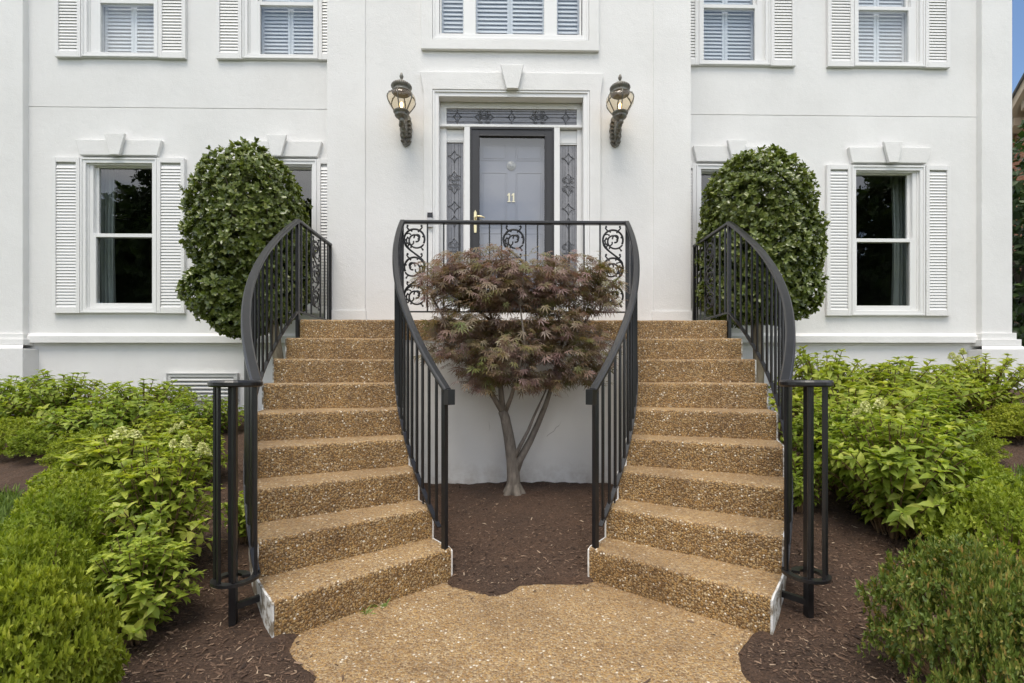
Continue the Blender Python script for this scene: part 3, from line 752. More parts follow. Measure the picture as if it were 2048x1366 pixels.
# inner panelled door
dx0, dx1 = X_(948, yd+.1), X_(1100, yd+.1); dz0, dz1 = Z_LAND+.2, Z_(1022, 266, yd+.1); yp = yd+.11
dr = MB().box(dx0, dx1, yp, yp+.045, dz0, dz1).build('front_door', M['door_paint'], house)
pcols = [(966, 1010), (1035, 1081)]
for rows in ((294, 318), (349, 452), (470, 570)):
    for a, b_ in pcols:
        x0, x1 = X_(a, yp), X_(b_, yp); z1, z0 = Z_(1022, rows[0], yp), Z_(1022, rows[1], yp)
        p = MB().frame(x0-.024, x1+.024, z0-.024, z1+.024, .012, yp-.008, yp+.001); p.box(x0, x1, yp-.007, yp+.001, z0, z1)
        p.build('door_panel', M['door_paint'], dr, bevel=.004)
kx, kz = X_(1022.5, yp), Z_(1022, 332, yp)
kn = MB()
for r0, r1, d in ((.055, .048, .012), (.040, .034, .016), (.024, .014, .022)):
    base = len(kn.v); n = 24
    for rr, dd in ((r0, 0), (r0, d*.6), (r1, d), (0.001, d*.8)):
        for k in range(n): kn.v.append((kx + rr*math.cos(2*math.pi*k/n)*(1+.03*math.cos(12*2*math.pi*k/n)), yp-dd, kz + rr*math.sin(2*math.pi*k/n)*(1+.03*math.cos(12*2*math.pi*k/n))))
    for i in range(3):
        for k in range(n): kn.f.append((base+i*n+k, base+i*n+(k+1) % n, base+(i+1)*n+(k+1) % n, base+(i+1)*n+k))
kn.build('door_knocker', M['nickel'], dr, smooth=True)
for xc in (1018.3, 1027):
    x = X_(xc, yp); z0, z1 = Z_(1022, 404.5, yp), Z_(1022, 387, yp); w = .013; H = z1-z0
    MB().prism([(x-.020, z0), (x+.018, z0), (x+.018, z0+.009), (x+w-.004, z0+.009), (x+w-.004, z1), (x-.004, z1), (x-.022, z1-.020), (x-.022, z1-.030), (x-.008, z1-.024), (x-.008, z0+.009), (x-.020, z0+.009)], yp-.012, yp-.001).build('house_number', M['brass'], dr)
# storm door
ysd = yd - .008
s0, s1 = X_(940, ysd), X_(1108, ysd); sz1 = Z_(1022, 257, ysd)
sd = MB().frame(s0, s1, Z_LAND+.2, sz1, .022, ysd-.028, ysd+.05, wb=.0)
sd.frame(s0+.022, s1-.022, Z_LAND+.21, sz1-.022, X_(959, ysd)-s0-.022, ysd-.018, ysd+.022, wb=.22, wt=.075)
sd.frame(X_(959, ysd)-.012, X_(1090, ysd)+.012, Z_LAND+.42, sz1-.085, .012, ysd-.024, ysd-.0185)
sdo = sd.build('storm_door', M['storm_frame'], house, bevel=.002)
pane_box('pane', X_(958, ysd), X_(1091, ysd), Z_LAND+.42, sz1-.09, ysd+.004, M['storm_glass'], sdo)
hx = X_(950.5, ysd-.03); hz = Z_(1022, 441, ysd-.03)
hb = MB().prism([(hx-.013, hz-.14), (hx+.013, hz-.14), (hx+.016, hz-.10), (hx+.016, hz+.09), (hx, hz+.12), (hx-.016, hz+.09), (hx-.016, hz-.10)], ysd-.028, ysd-.016)
hb.tube([(hx, ysd-.03, hz+.02), (hx, ysd-.065, hz+.022), (hx+.03, ysd-.072, hz+.034), (hx+.075, ysd-.07, hz+.03), (hx+.11, ysd-.066, hz+.018)], [.010, .010, .0095, .009, .007], 8)
hb.build('door_handle', M['brass'], sdo, bevel=.002)

# crawl space vent low on the left wing
vx0, vx1 = X_(335, Y_WING), X_(477, Y_WING); vz0, vz1 = Z_(400, 801, Y_WING), Z_(400, 746, Y_WING)
ve = MB().frame(vx0, vx1, vz0, vz1, .05, Y_WING-.02, Y_WING+.0115); ve.frame(vx0, vx1, vz0, vz1, .012, Y_WING-.03, Y_WING-.0205); ve.box(vx0+.05, vx1-.05, Y_WING+.006, Y_WING+.0112, vz0+.05, vz1-.05)
veo = ve.build('foundation_vent', M['vent'], house, bevel=.002)
sm = slat_mesh(round(vx1-vx0-.1, 2), .05, .006, .8, M['vent'], 'vent_slat')
for i in range(5): share('vent_slat', sm, veo, ((vx0+vx1)/2, Y_WING-.008, vz0+.07+i*.048))

# curtains and video doorbell
def curtain(x0, x1, z0, z1, Y, label):
    n = 48; vs = []; fs = []
    for j, z in enumerate(np.linspace(z1, z0, 8)):
        for i in range(n):
            t = i/(n-1); fl = 1 - .10*math.sin(math.pi*j/7)
            vs.append((x0 + (x1-x0)*t*fl if x0 < 0 else x1 - (x1-x0)*t*fl, Y + .035*math.sin(t*30+.5*math.sin(j*.7)) + .01*math.sin(t*71), z))
    for j in range(7):
        for i in range(n-1): fs.append((j*n+i, j*n+i+1, (j+1)*n+i+1, (j+1)*n+i))
    o = MB().add(vs, fs).build('curtain', M['curtain'], None, smooth=True)
    so = o.modifiers.new('solid', 'SOLIDIFY'); so.thickness = .004
    tag(o, label, 'curtain')
curtain(X_(184, 6.15), X_(224, 6.15), 1.75, 3.9, 6.22, 'grey-green curtain behind the glass of the far left lower window')
curtain(X_(1790, 6.15), X_(1832, 6.15), 1.75, 3.9, 6.22, 'grey-green curtain behind the glass of the far right lower window')
dbx = X_(860.5, Y_BAY-.04)
db = thing('doorbell', (dbx, Y_BAY-.06, Z_(860, 454, Y_BAY-.05)), 'slim black and silver video doorbell on the trim left of the front door', 'doorbell')
z0, z1 = Z_(860, 455, Y_BAY-.05), Z_(860, 425.5, Y_BAY-.05); zm = Z_(860, 436, Y_BAY-.05)
MB().box(dbx-.030, dbx+.030, Y_BAY-.066, Y_BAY-.0405, z0, zm).build('face_plate', M['doorbell_silver'], db, bevel=.004)
MB().box(dbx-.030, dbx+.030, Y_BAY-.068, Y_BAY-.0405, zm+.0005, z1).build('camera_window', M['doorbell_dark'], db, bevel=.004)

# ------------------------------------------------------------------ landing and the two curved flights
def rough(V, amp, seed, f=26):
    r = np.random.default_rng(seed); V = np.asarray(V, float)
    o = np.zeros_like(V)
    for k in range(6):
        d = r.normal(size=3); d /= np.linalg.norm(d); ff = f*(1+k*.8); ph = r.uniform(0, 6.28, 3)
        w = V @ d * ff
        o += np.stack([np.sin(w+ph[0]), np.sin(w*1.1+ph[1]), np.sin(w*.93+ph[2])], -1) / (1+k*.6)
    return V + amp*o/3
XO = R_OUT - ARC_C                                                   # landing half width
land = thing('entrance_landing', (0, Y_TOP, 0), 'raised entrance landing with exposed aggregate edge over a white cracked wall', 'landing')
nose = .022
prof = [(Y_BAY-.02, Z_LAND+.004)] + [(Y_TOP+.10, Z_LAND)] + [(Y_TOP+nose*(1-math.sin(a)), Z_LAND-nose*(1-math.cos(a))) for a in np.linspace(0, math.pi/2, 5)] + [(Y_TOP, z) for z in np.linspace(Z_LAND-.05, Z_LAND-RISE+.002, 5)] + [(Y_TOP+.10, Z_LAND-RISE+.002), (Y_BAY-.02, Z_LAND-RISE+.002)]
nx = 160; xs = np.linspace(-XO, XO, nx); n = len(prof)
V = np.array([(x, y, z) for x in xs for y, z in prof]); V = rough(V, .0028, 3)
Q = [(i*n+k, (i+1)*n+k, (i+1)*n+(k+1) % n, i*n+(k+1) % n) for i in range(nx-1) for k in range(n)]
cap = [tuple(range(n)), tuple((nx-1)*n+k for k in range(n-1, -1, -1))]
mb = MB(); mb.v = [tuple(p) for p in V]; mb.f = Q + cap
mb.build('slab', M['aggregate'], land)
w = wall_sheet  # white wall of the planting well and the landing flanks
MB().box(-XO+.01, XO-.01, Y_TOP+.012, Y_TOP+.14, -.25, Z_LAND-RISE).build('well_wall', M['old_stucco'], land)
for sgn in (-1, 1): MB().box(sgn*(XO-.012), sgn*(XO-.12), Y_TOP+.141, Y_BAY, -.25, Z_LAND-RISE).build('flank_wall', M['old_stucco'], land)
def flight(side, label):
    root = thing('curved_stair', (*arc((R_IN+R_OUT)/2, 8*D_TH, side), 0), label, 'stairs', 'twin curved stair flights')
    for k in range(8, 0, -1):
        th0 = (9-k)*D_TH; z1 = k*RISE; back = th0 - D_TH - .008
        nr = 56; vs = []
        for i in range(nr):
            R = R_IN + (R_OUT-R_IN)*i/(nr-1); dn_ = nose/R
            pr = [(back, z1 + .001), (th0 - 3*dn_, z1)] + [(th0 - dn_*(1-math.sin(a)), z1-nose*(1-math.cos(a))) for a in np.linspace(0, math.pi/2, 5)]
            pr += [(th0, z) for z in np.linspace(z1-.045, z1-RISE-.03, 6)]
            for th, z in pr: vs.append((*arc(R, th, side), z))
        n = len(pr); V = rough(vs, .003, 10*k + (side > 0)*7)
        fs = [(i*n+j, i*n+j+1, (i+1)*n+j+1, (i+1)*n+j) for i in range(nr-1) for j in range(n-1)]
        if side > 0: fs = [f[::-1] for f in fs]
        me = bpy.data.meshes.new('step'); me.from_pydata([tuple(p) for p in V], [], fs); me.update(); me.materials.append(M['aggregate'])
        me.polygons.foreach_set('use_smooth', [True]*len(me.polygons))
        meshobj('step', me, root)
    # painted flanks following the steps, inner and outer
    for R, sg in ((R_IN, -1), (R_OUT, 1)):
        b = MB(); t = .007*sg
        for k in range(8, 0, -1):
            ths = np.linspace((9-k)*D_TH - D_TH, (9-k)*D_TH + .0012, 7); z1 = k*RISE + .0005
            nn = len(ths); vs = []
            for th in ths:
                for RR in (R-.003*sg, R+t):
                    zt = z1
                    vs += [(*arc(RR, th, side), -.25), (*arc(RR, th, side), zt)]
            # round the front corner a little
            for q in range(4):
                x, y, z = vs[(nn-1)*4+q]
                if z > 0: vs[(nn-1)*4+q] = (x, y, z-.014)
            fs = []
            for i in range(nn-1):
                a = i*4; c = (i+1)*4
                fs += [(a+2, c+2, c+3, a+3), (a+3, c+3, c+1, a+1), (a, a+1, c+1, c)]
            a = (nn-1)*4; fs += [(a, a+1, a+3, a+2), (0, 2, 3, 1)]
            V = rough(vs, .0022, 77+k)
            b.add(V, fs)
        b.build('stair_flank', M['old_stucco' if sg < 0 else 'flaking_paint'], root)
    return root
flight(-1, 'curved exposed aggregate stair flight left of the maple, sweeping up to the landing')
flight(1, 'curved exposed aggregate stair flight right of the maple, sweeping up to the landing')

# ------------------------------------------------------------------ iron railings
RAIL_TOP = Z_(1028, 443, Y_TOP)
H_RAIL = RAIL_TOP - Z_LAND
hand = [(-.026, -.012), (-.020, -.018), (.020, -.018), (.026, -.012), (.026, .004), (.018, .014), (-.018, .014), (-.026, .004)]
shoe = [(-.014, -.006), (.014, -.006), (.014, .006), (-.014, .006)]
def sq(b, x, y, z0, z1, w=.0068, ang=0.0):
    c, s = math.cos(ang)*w, math.sin(ang)*w
    p = [(x-c+s, y-s-c), (x+c+s, y+s-c), (x+c-s, y+s+c), (x-c-s, y-s+c)]
    return b.add([(*q, z0) for q in p] + [(*q, z1) for q in p], [(3, 2, 1, 0), (4, 5, 6, 7), (0, 1, 5, 4), (1, 2, 6, 5), (2, 3, 7, 6), (3, 0, 4, 7)])
def spiral(cx, cz, r0, r1, a0, a1, n=26):
    return [(cx + (r0+(r1-r0)*i/n)*math.cos(a0+(a1-a0)*i/n), cz + (r0+(r1-r0)*i/n)*math.sin(a0+(a1-a0)*i/n)) for i in range(n+1)]
def scroll_panel(W, H):
    """cast scrollwork in the plane (u, w), u across, w up, origin at the lower middle"""
    b = MB(); r = W*.43; nm = 3; step_ = H/nm
    def ln(p, rad): b.tube([(u, 0, w_) for u, w_ in p], rad*1.35, 6, True, .8)
    def ball(u, w_, rr): b.lathe([(.001, -rr), (rr*.7, -rr*.7), (rr, 0), (rr*.7, rr*.7), (.001, rr)], (u, 0, w_), 8)
    for i in range(nm):
        cz = H - step_*(i+.5) + .01; m_ = 1 if i % 2 == 0 else -1
        A = lambda a: a if m_ > 0 else math.pi - a
        p = [(m_*u, w_) for u, w_ in spiral(0, 0, r, r*.98, -2.3, -2.3-4.4)]; p = [(u, cz+w_) for u, w_ in p]; ln(p, .0072)
        p = [(m_*u, cz+w_) for u, w_ in spiral(.12*r, -.05*r, r*.9, r*.16, -.5-.0, -.5-7.4, 44)]; ln(p, .0062)
        p = [(m_*u, cz+w_) for u, w_ in spiral(-.3*r, -.2*r, r*.55, r*.2, 2.2, 6.4, 20)]; ln(p, .0052)
        for s_ in (-1, 1):
            p = [(s_*u, cz+w_) for u, w_ in ((.45*r, .86*r), (.62*r, 1.0*r), (.74*r, 1.16*r), (.68*r, 1.32*r))]; ln(p, .0055); ball(s_*.68*r, cz+1.30*r, .0115)
        ball(m_*.8*r, cz-1.02*r, .010); ln([(m_*.45*r, cz-.8*r), (m_*.66*r, cz-.82*r), (m_*.8*r, cz-1.0*r)], .005)
        for a in (2.6, 3.3, 4.0):
            q0, q1 = (m_*r*.97*math.cos(a), cz+r*.97*math.sin(a)), (m_*r*.62*math.cos(a-.35), cz+r*.62*math.sin(a-.35))
            ln([q0, ((q0[0]+q1[0])/2+.006, (q0[1]+q1[1])/2+.008), q1], .0045); ball(q1[0], q1[1], .0085)
        p = [(m_*u, cz+w_) for u, w_ in spiral(.30*r, .18*r, r*.36, r*.14, 3.4, -1.6, 16)]; ln(p, .0055)
        for a in (.3, 1.1, 1.9, 3.6, 4.3):
            ball(m_*r*.86*math.cos(a), cz+r*.86*math.sin(a), .0095)
        if i < nm-1:
            c2 = cz - step_
            p = [(m_*(-r*.95+2*r*.95*t*t*(3-2*t)), cz-.35*r + (c2+.35*r-cz+.35*r)*t) for t in np.linspace(0, 1, 12)]; ln(p, .0065)
            p = [(m_*(-r*.85+1.5*r*t), cz-.55*r + (c2+.9*r-cz+.55*r)*t - .12*r*math.sin(t*math.pi)) for t in np.linspace(0, 1, 10)]; ln(p, .0052)
    return b.mesh('scroll_panel', M['iron'], True)
bar_me = {}
def bar(root, x, y, z0, z1, ang=0.0, name='baluster', w=.0068):
    key = (round(z1-z0, 3), w)
    if key not in bar_me: bar_me[key] = sq(MB(), 0, 0, 0, z1-z0, w).mesh(name, M['iron'])
    share(name, bar_me[key], root, (x, y, z0), (0, 0, ang))
R_RI, R_RO = R_IN + .030, R_OUT + .022
# landing rail
lr = thing('landing_railing', (0, Y_TOP+.03, Z_LAND), 'straight black iron railing with cast scrolls across the landing front', 'railing')
yl = Y_TOP + .028; xh = abs(arc(R_RI, 0)[0]); shoe_z = Z_(1028, 624, yl)
MB().sweep([(-xh, yl, RAIL_TOP), (0, yl, RAIL_TOP), (xh, yl, RAIL_TOP)], hand).build('handrail', M['iron'], lr, bevel=.002)
MB().sweep([(-xh, yl, shoe_z), (0, yl, shoe_z), (xh, yl, shoe_z)], shoe).build('bottom_rail', M['iron'], lr)
for px in (855, 887.5, 919, 979, 1003, 1051.5, 1075, 1138, 1168, 1200): bar(lr, X_(px, yl), yl, shoe_z, RAIL_TOP-.012)
ph = RAIL_TOP - shoe_z - .05
pn = scroll_panel(.225, ph)
for a, b_ in ((803, 855), (1003, 1051.5), (1200, 1252)): share('scroll_panel', pn, lr, ((X_(a, yl)+X_(b_, yl))/2, yl, shoe_z+.01))
TH_END_O = .66
Z_END = 1.192
def flight_rails(side):
    word = 'left' if side < 0 else 'right'
    # inner rail, from the landing corner down to the newel on the bottom step
    thI = 7.88*D_TH; zE = Z_(905, 772, 2.83); k_ = (RAIL_TOP-zE)/thI
    p0 = arc(R_RI, thI, side)
    root = thing('stair_railing', (*p0, RISE), f'inner curved black iron railing of the {word} stair flight, ending in a square newel', 'railing', 'curved stair railings')
    ths = np.linspace(0, thI+.012, 40)
    path = [(*arc(R_RI, t, side), RAIL_TOP - k_*t) for t in ths]
    hr = MB().sweep(path, hand)
    e = Vector(path[-1]); d = (Vector(path[-1])-Vector(path[-2])).normalized()
    dh = Vector((d.x, d.y, 0)).normalized()
    sq(hr, e.x + dh.x*.020, e.y + dh.y*.020, e.z - .085, e.z + .006, .024, math.atan2(dh.y, dh.x))
    hr.build('handrail', M['iron'], root, bevel=.002)
    zb0 = shoe_z - .02; bt = [(*arc(R_RI, t, side), zb0 - k_*1.03*t) for t in ths[1:-2]]
    MB().sweep(bt, shoe).build('bottom_rail', M['iron'], root)
    bar(root, *arc(R_RI, 0.004, side), Z_LAND-.02, RAIL_TOP-.012, 0, 'newel_post', .0125)
    bar(root, *arc(R_RI, thI, side), RISE-.005, RAIL_TOP-k_*thI-.012, .6*side, 'newel_post', .0145)
    nb = 19
    for i in range(1, nb):
        t = thI*i/nb; bar(root, *arc(R_RI, t, side), zb0 - k_*1.03*t, RAIL_TOP - k_*t - .012, t*side)
    # the little brackets that hold the shoe rail to the flank
    for t in (.18, .42, .6):
        x, y = arc(R_RI, t, side); x2, y2 = arc(R_IN-.004, t, side)
        MB().tube([(x, y, zb0-k_*1.03*t), (x, y, zb0-k_*1.03*t-.09)], .006, 6).build('bracket', M['iron'], root)
    # outer rail, ending in a volute beside the bottom step
    cy = 2.285
    cx = 1.385*side
    root = thing('stair_railing', (cx, cy, g1(cx, cy)), f'outer curved black iron railing of the {word} stair flight, ending in a spiral volute', 'railing', 'curved stair railings')
    ko = (RAIL_TOP - Z_END)/TH_END_O
    ths = np.linspace(0, TH_END_O, 44)
    path = [(*arc(R_RO, t, side), max(RAIL_TOP - ko*t, Z_END)) for t in ths]
    e = Vector(path[-1]); a0 = math.atan2(e.y-cy, e.x-cx); r0 = math.hypot(e.x-cx, e.y-cy)
    rot = -1 if side < 0 else 1
    sp = []
    for i in range(1, 40):
        t = i/39; a = a0 + rot*t*2*math.pi*1.02; r = r0 + (.055-r0)*t**.9
        sp.append((cx + r*math.cos(a), cy + r*math.sin(a), Z_END))
    MB().sweep(path, hand).build('handrail', M['iron'], root, bevel=.002)
    vo_ = MB().sweep([path[-1]] + sp, [(a*1.05, b_) for a, b_ in hand])
    vo_.tube([(cx, cy, Z_END-.012), (cx, cy, Z_END+.013)], .058, 20)
    vo_.build('volute', M['iron'], root, bevel=.002)
    zb0 = Z_LAND + .075; kb = (zb0 - .27)/TH_END_O
    bt = [(*arc(R_RO, t, side), zb0 - kb*t) for t in ths[:-1]] + [(*arc(R_RO, TH_END_O, side), .27)]
    MB().sweep(bt, shoe).build('bottom_rail', M['iron'], root)
    zb = .262
    MB().sweep([(*arc(R_RO, TH_END_O, side), zb)] + [(p[0], p[1], zb) for p in sp], [(-.018, -.007), (.018, -.007), (.018, .007), (-.018, .007)]).build('bottom_volute', M['iron'], root)
    nb = 19
    for i in range(1, nb):
        t = TH_END_O*i/nb; bar(root, *arc(R_RO, t, side), zb0 - kb*t, RAIL_TOP - ko*t - .012, t*side)
    for i in (1, 9, 14, 20, 27): bar(root, sp[i][0], sp[i][1], zb, Z_END-.01, .3*i)
    bar(root, cx, cy, g1(cx, cy)-.1, Z_END-.005, .2, 'newel_post', .0155)
    xo, yo = arc(R_OUT-.02, 7.25*D_TH, side)
    MB().sweep([(cx, cy, .125), ((cx+xo)/2, (cy+yo)/2, .128), (xo, yo, .13)], [(-.012, -.014), (.012, -.014), (.012, .014), (-.012, .014)]).build('tie_bar', M['iron'], root)
    xt, yt = arc(R_RO, 0, side)
    bar(root, xt, yt, Z_LAND-RISE-.01, RAIL_TOP-.01, 0, 'newel_post', .0145)
    # return along the landing side to the wall
    rr = thing('landing_railing', (xt, Y_BAY-.1, Z_LAND), f'short black iron side railing between the {word} outer stair post and the wall', 'railing')
    ye = Y_BAY - .035
    MB().sweep([(xt, yt+.01, RAIL_TOP), (xt, (yt+ye)/2, RAIL_TOP), (xt, ye, RAIL_TOP)], [(a*.85, b_*.9) for a, b_ in hand]).build('handrail', M['iron'], rr, bevel=.002)
    MB().sweep([(xt, yt+.01, zb0), (xt, (yt+ye)/2, zb0), (xt, ye, zb0)], shoe).build('bottom_rail', M['iron'], rr)
    bar(rr, xt, ye, Z_LAND-.05, RAIL_TOP-.01, 0, 'newel_post', .0125)
    L = ye - yt
    for t in (.10, .24, .38, .66, .80, .91): bar(rr, xt, yt + L*t, zb0, RAIL_TOP-.012)
    share('scroll_panel', pn, rr, (xt, yt+L*.52, zb0+.04), (0, 0, math.pi/2), (1, 1, .95))
flight_rails(-1); flight_rails(1)

# ------------------------------------------------------------------ wall lanterns
def lantern(px, side, label):
    Y = Y_BAY - .26; s = 1.0
    x = X_(px, Y); top = Z_(px, 145 if side < 0 else 148, Y)
    xw = X_(812 if side < 0 else 1231, Y_BAY-.02); zbp = Z_(px, 293 if side < 0 else 295, Y_BAY-.02)
    root = thing('wall_lantern', (xw, Y_BAY, zbp), label, 'lantern', 'wall lanterns beside the door')
    c = (x, Y, top); kz, kr = .90, 1.10
    def la(prof, n): return MB().lathe([(a*kr, b_*kz) for a, b_ in prof], c, n)
    la([(.001, 0), (.010, -.012), (.017, -.035), (.019, -.05), (.012, -.072), (.007, -.085), (.014, -.094), (.001, -.1)], 12).build('finial', M['lantern'], root, smooth=True)
    L = la([(.012, -.094), (.03, -.104), (.048, -.116), (.062, -.132), (.066, -.142), (.078, -.148), (.090, -.158), (.096, -.172), (.094, -.188), (.084, -.198), (.078, -.206), (.082, -.222), (.092, -.234), (.094, -.24), (.088, -.246), (.0, -.246)], 28)
    for k in range(28):
        a = 2*math.pi*k/28; L.tube([(c[0]+rr*kr*math.cos(a), Y+rr*kr*math.sin(a), top+zz*kz) for rr, zz in ((.072, -.144), (.093, -.16), (.097, -.178))], .0045, 5)
    L.build('lantern_cap', M['lantern'], root, smooth=True)
    gp_ = [(.092, -.246), (.116, -.268), (.132, -.295), (.136, -.325), (.128, -.36), (.108, -.40), (.085, -.44), (.068, -.47)]
    la(gp_, 28).build('globe', M['lantern_glass'], root, smooth=True)
    for k in range(6):
        a = 2*math.pi*(k+.25)/6 + .2
        L = MB().tube([(c[0]+(r*kr+.003)*math.cos(a), Y+(r*kr+.003)*math.sin(a), top+z*kz) for r, z in [(.094, -.236)] + gp_], .0062, 6)
        L.lathe([(.001, -.01), (.009, -.006), (.010, 0), (.001, .01)], (c[0]+.118*kr*math.cos(a), Y+.118*kr*math.sin(a), top-.262*kz), 6)
        L.build('rib', M['lantern'], root, smooth=True)
    la([(.0, -.462), (.074, -.462), (.079, -.47), (.074, -.482), (.062, -.492), (.060, -.505), (.066, -.512), (.058, -.526), (.040, -.538), (.030, -.556), (.018, -.57), (.001, -.575)], 20).build('cup', M['lantern'], root, smooth=True)
    la([(.001, -.345), (.012, -.36), (.016, -.38), (.013, -.40), (.010, -.43), (.010, -.462), (.001, -.462)], 10).build('bulb', M['bulb'], root, smooth=True)
    # scrolled arm and cast leaf back plate
    z0 = top - .57*kz; dz = (z0 - zbp - .09)
    A = MB(); A.tube([(x, Y, z0), (x+(xw-x)*.08, Y+.03, z0-.18*dz), (x+(xw-x)*.35, Y+.09, z0-.32*dz), (x+(xw-x)*.6, Y+.15, z0-.5*dz), (x+(xw-x)*.85, Y+.205, z0-.78*dz), (xw, Y+.225, z0-dz)], [.026, .034, .030, .032, .024, .020], 10)
    for q, (fy, fz, rr) in enumerate(((.0, -.12, .028), (.055, -.36, .030), (.11, -.55, .027), (.17, -.82, .024), (.19, -1.0, .024))):
        A.lathe([(.001, -rr), (rr*.75, -rr*.7), (rr, 0), (rr*.75, rr*.7), (.001, rr)], (x+(xw-x)*fy/.24 + .008*(-1)**q, Y+fy-.018, z0+fz*dz), 10)
    A.tube([(xw, Y+.21, z0-dz), (xw-.01, Y+.17, z0-dz-.03), (xw-.005, Y+.15, z0-dz), (xw, Y+.165, z0-dz+.02)], [.014, .013, .012, .010], 8)
    A.build('arm', M['lantern'], root, smooth=True)
    h = Z_(px, 231 if side < 0 else 234, Y_BAY-.02) - zbp
    outl = [(0, 0), (.038, .03), (.058, .075), (.052, .10), (.066, .15), (.060, .19), (.070, .24), (.060, .29), (.064, .33), (.048, .37), (.052, .40), (.036, .43)]
    k_ = h/.43
    poly = [(xw + a, zbp + b_*k_) for a, b_ in outl] + [(xw - a, zbp + b_*k_) for a, b_ in outl[:0:-1]]
    P = MB().prism(poly, Y_BAY-.034, Y_BAY-.0005); P.tube([(xw, Y_BAY-.036, zbp+.02), (xw, Y_BAY-.050, zbp+h*.5), (xw, Y_BAY-.038, zbp+h*.96)], [.014, .026, .014], 8)
    for q in range(6):
        for sg in (-1, 1): P.tube([(xw+sg*.012, Y_BAY-.04, zbp+h*(.12+.13*q)), (xw+sg*.038, Y_BAY-.044, zbp+h*(.17+.13*q)), (xw+sg*.056, Y_BAY-.036, zbp+h*(.16+.13*q))], [.008, .010, .006], 6)
    P.build('back_plate', M['lantern'], root, bevel=.006)
lantern(803, -1, 'lit weathered bronze wall lantern left of the front door')
lantern(1240, 1, 'lit weathered bronze wall lantern right of the front door')

# ------------------------------------------------------------------ plants
def unit(a): return a / (np.linalg.norm(a, axis=-1, keepdims=True) + 1e-9)
def leaf_tpl(w, fold=.12, droop=.14, fine=True, tipw=.36):
    """a folded, pointed leaf along +x, its face towards +z"""
    if fine:
        V = [(0, 0, 0), (.34, 0, 0), (.70, 0, -droop*.35), (1, 0, -droop), (.30, w/2, fold*w*2), (.68, w*tipw, fold*w*1.4-droop*.3), (.30, -w/2, fold*w*2), (.68, -w*tipw, fold*w*1.4-droop*.3)]
        T = [(0, 1, 4), (1, 5, 4), (1, 2, 5), (2, 3, 5), (0, 6, 1), (1, 6, 7), (1, 7, 2), (2, 7, 3)]
    else:
        V = [(0, 0, 0), (.45, w/2, fold*w*2), (1, 0, -droop), (.45, -w/2, fold*w*2), (.5, 0, 0)]
        T = [(0, 4, 1), (4, 2, 1), (0, 3, 4), (4, 3, 2)]
    return np.array(V, float), np.array(T, int)
def scatter(tpl, pos, d, nrm, size):
    V0, T0 = tpl; n = len(pos)
    d = unit(np.asarray(d, float)); nrm = np.asarray(nrm, float)
    side = unit(np.cross(nrm, d)); up_ = np.cross(d, side); size = np.broadcast_to(np.asarray(size, float), (n,))[:, None, None]
    V = pos[:, None, :] + size*(V0[None, :, 0:1]*d[:, None, :] + V0[None, :, 1:2]*side[:, None, :] + V0[None, :, 2:3]*up_[:, None, :])
    T = (T0[None] + (np.arange(n)*len(V0))[:, None, None]).reshape(-1, 3)
    return V.reshape(-1, 3), T
def join(parts):
    Vs, Ts, b = [], [], 0
    for V, T in parts: Vs.append(V); Ts.append(T + b); b += len(V)
    return np.concatenate(Vs), np.concatenate(Ts)
def rnd_dir(r, n):
    return unit(r.normal(size=(n, 3)))
def whorl(r, tips, axis, k, lean, size, tpl, jit=.25):
    """k leaves set round each shoot tip"""
    n = len(tips); axis = unit(axis)
    a = np.where(np.abs(axis[:, 2:3]) < .9, np.array([[0, 0, 1.]]), np.array([[1., 0, 0]]))
    e1 = unit(np.cross(axis, a)); e2 = np.cross(axis, e1); P, D, N, S = [], [], [], []
    ph = r.uniform(0, 6.28, n)
    for i in range(k):
        an = (ph + i*2.4 + r.normal(0, .2, n))[:, None]
        ln = lean + r.normal(0, jit, n)[:, None]*.8
        rad = e1*np.cos(an) + e2*np.sin(an)
        dd = axis*np.cos(ln) + rad*np.sin(ln)
        P.append(tips - axis*(size*.35*(i/k))); D.append(dd); N.append(axis*np.sin(ln) - rad*np.cos(ln) + r.normal(0, .15, (n, 3)))
        S.append(size*r.uniform(.65, 1.15, n))
    return scatter(tpl, np.concatenate(P), np.concatenate(D), np.concatenate(N), np.concatenate(S))

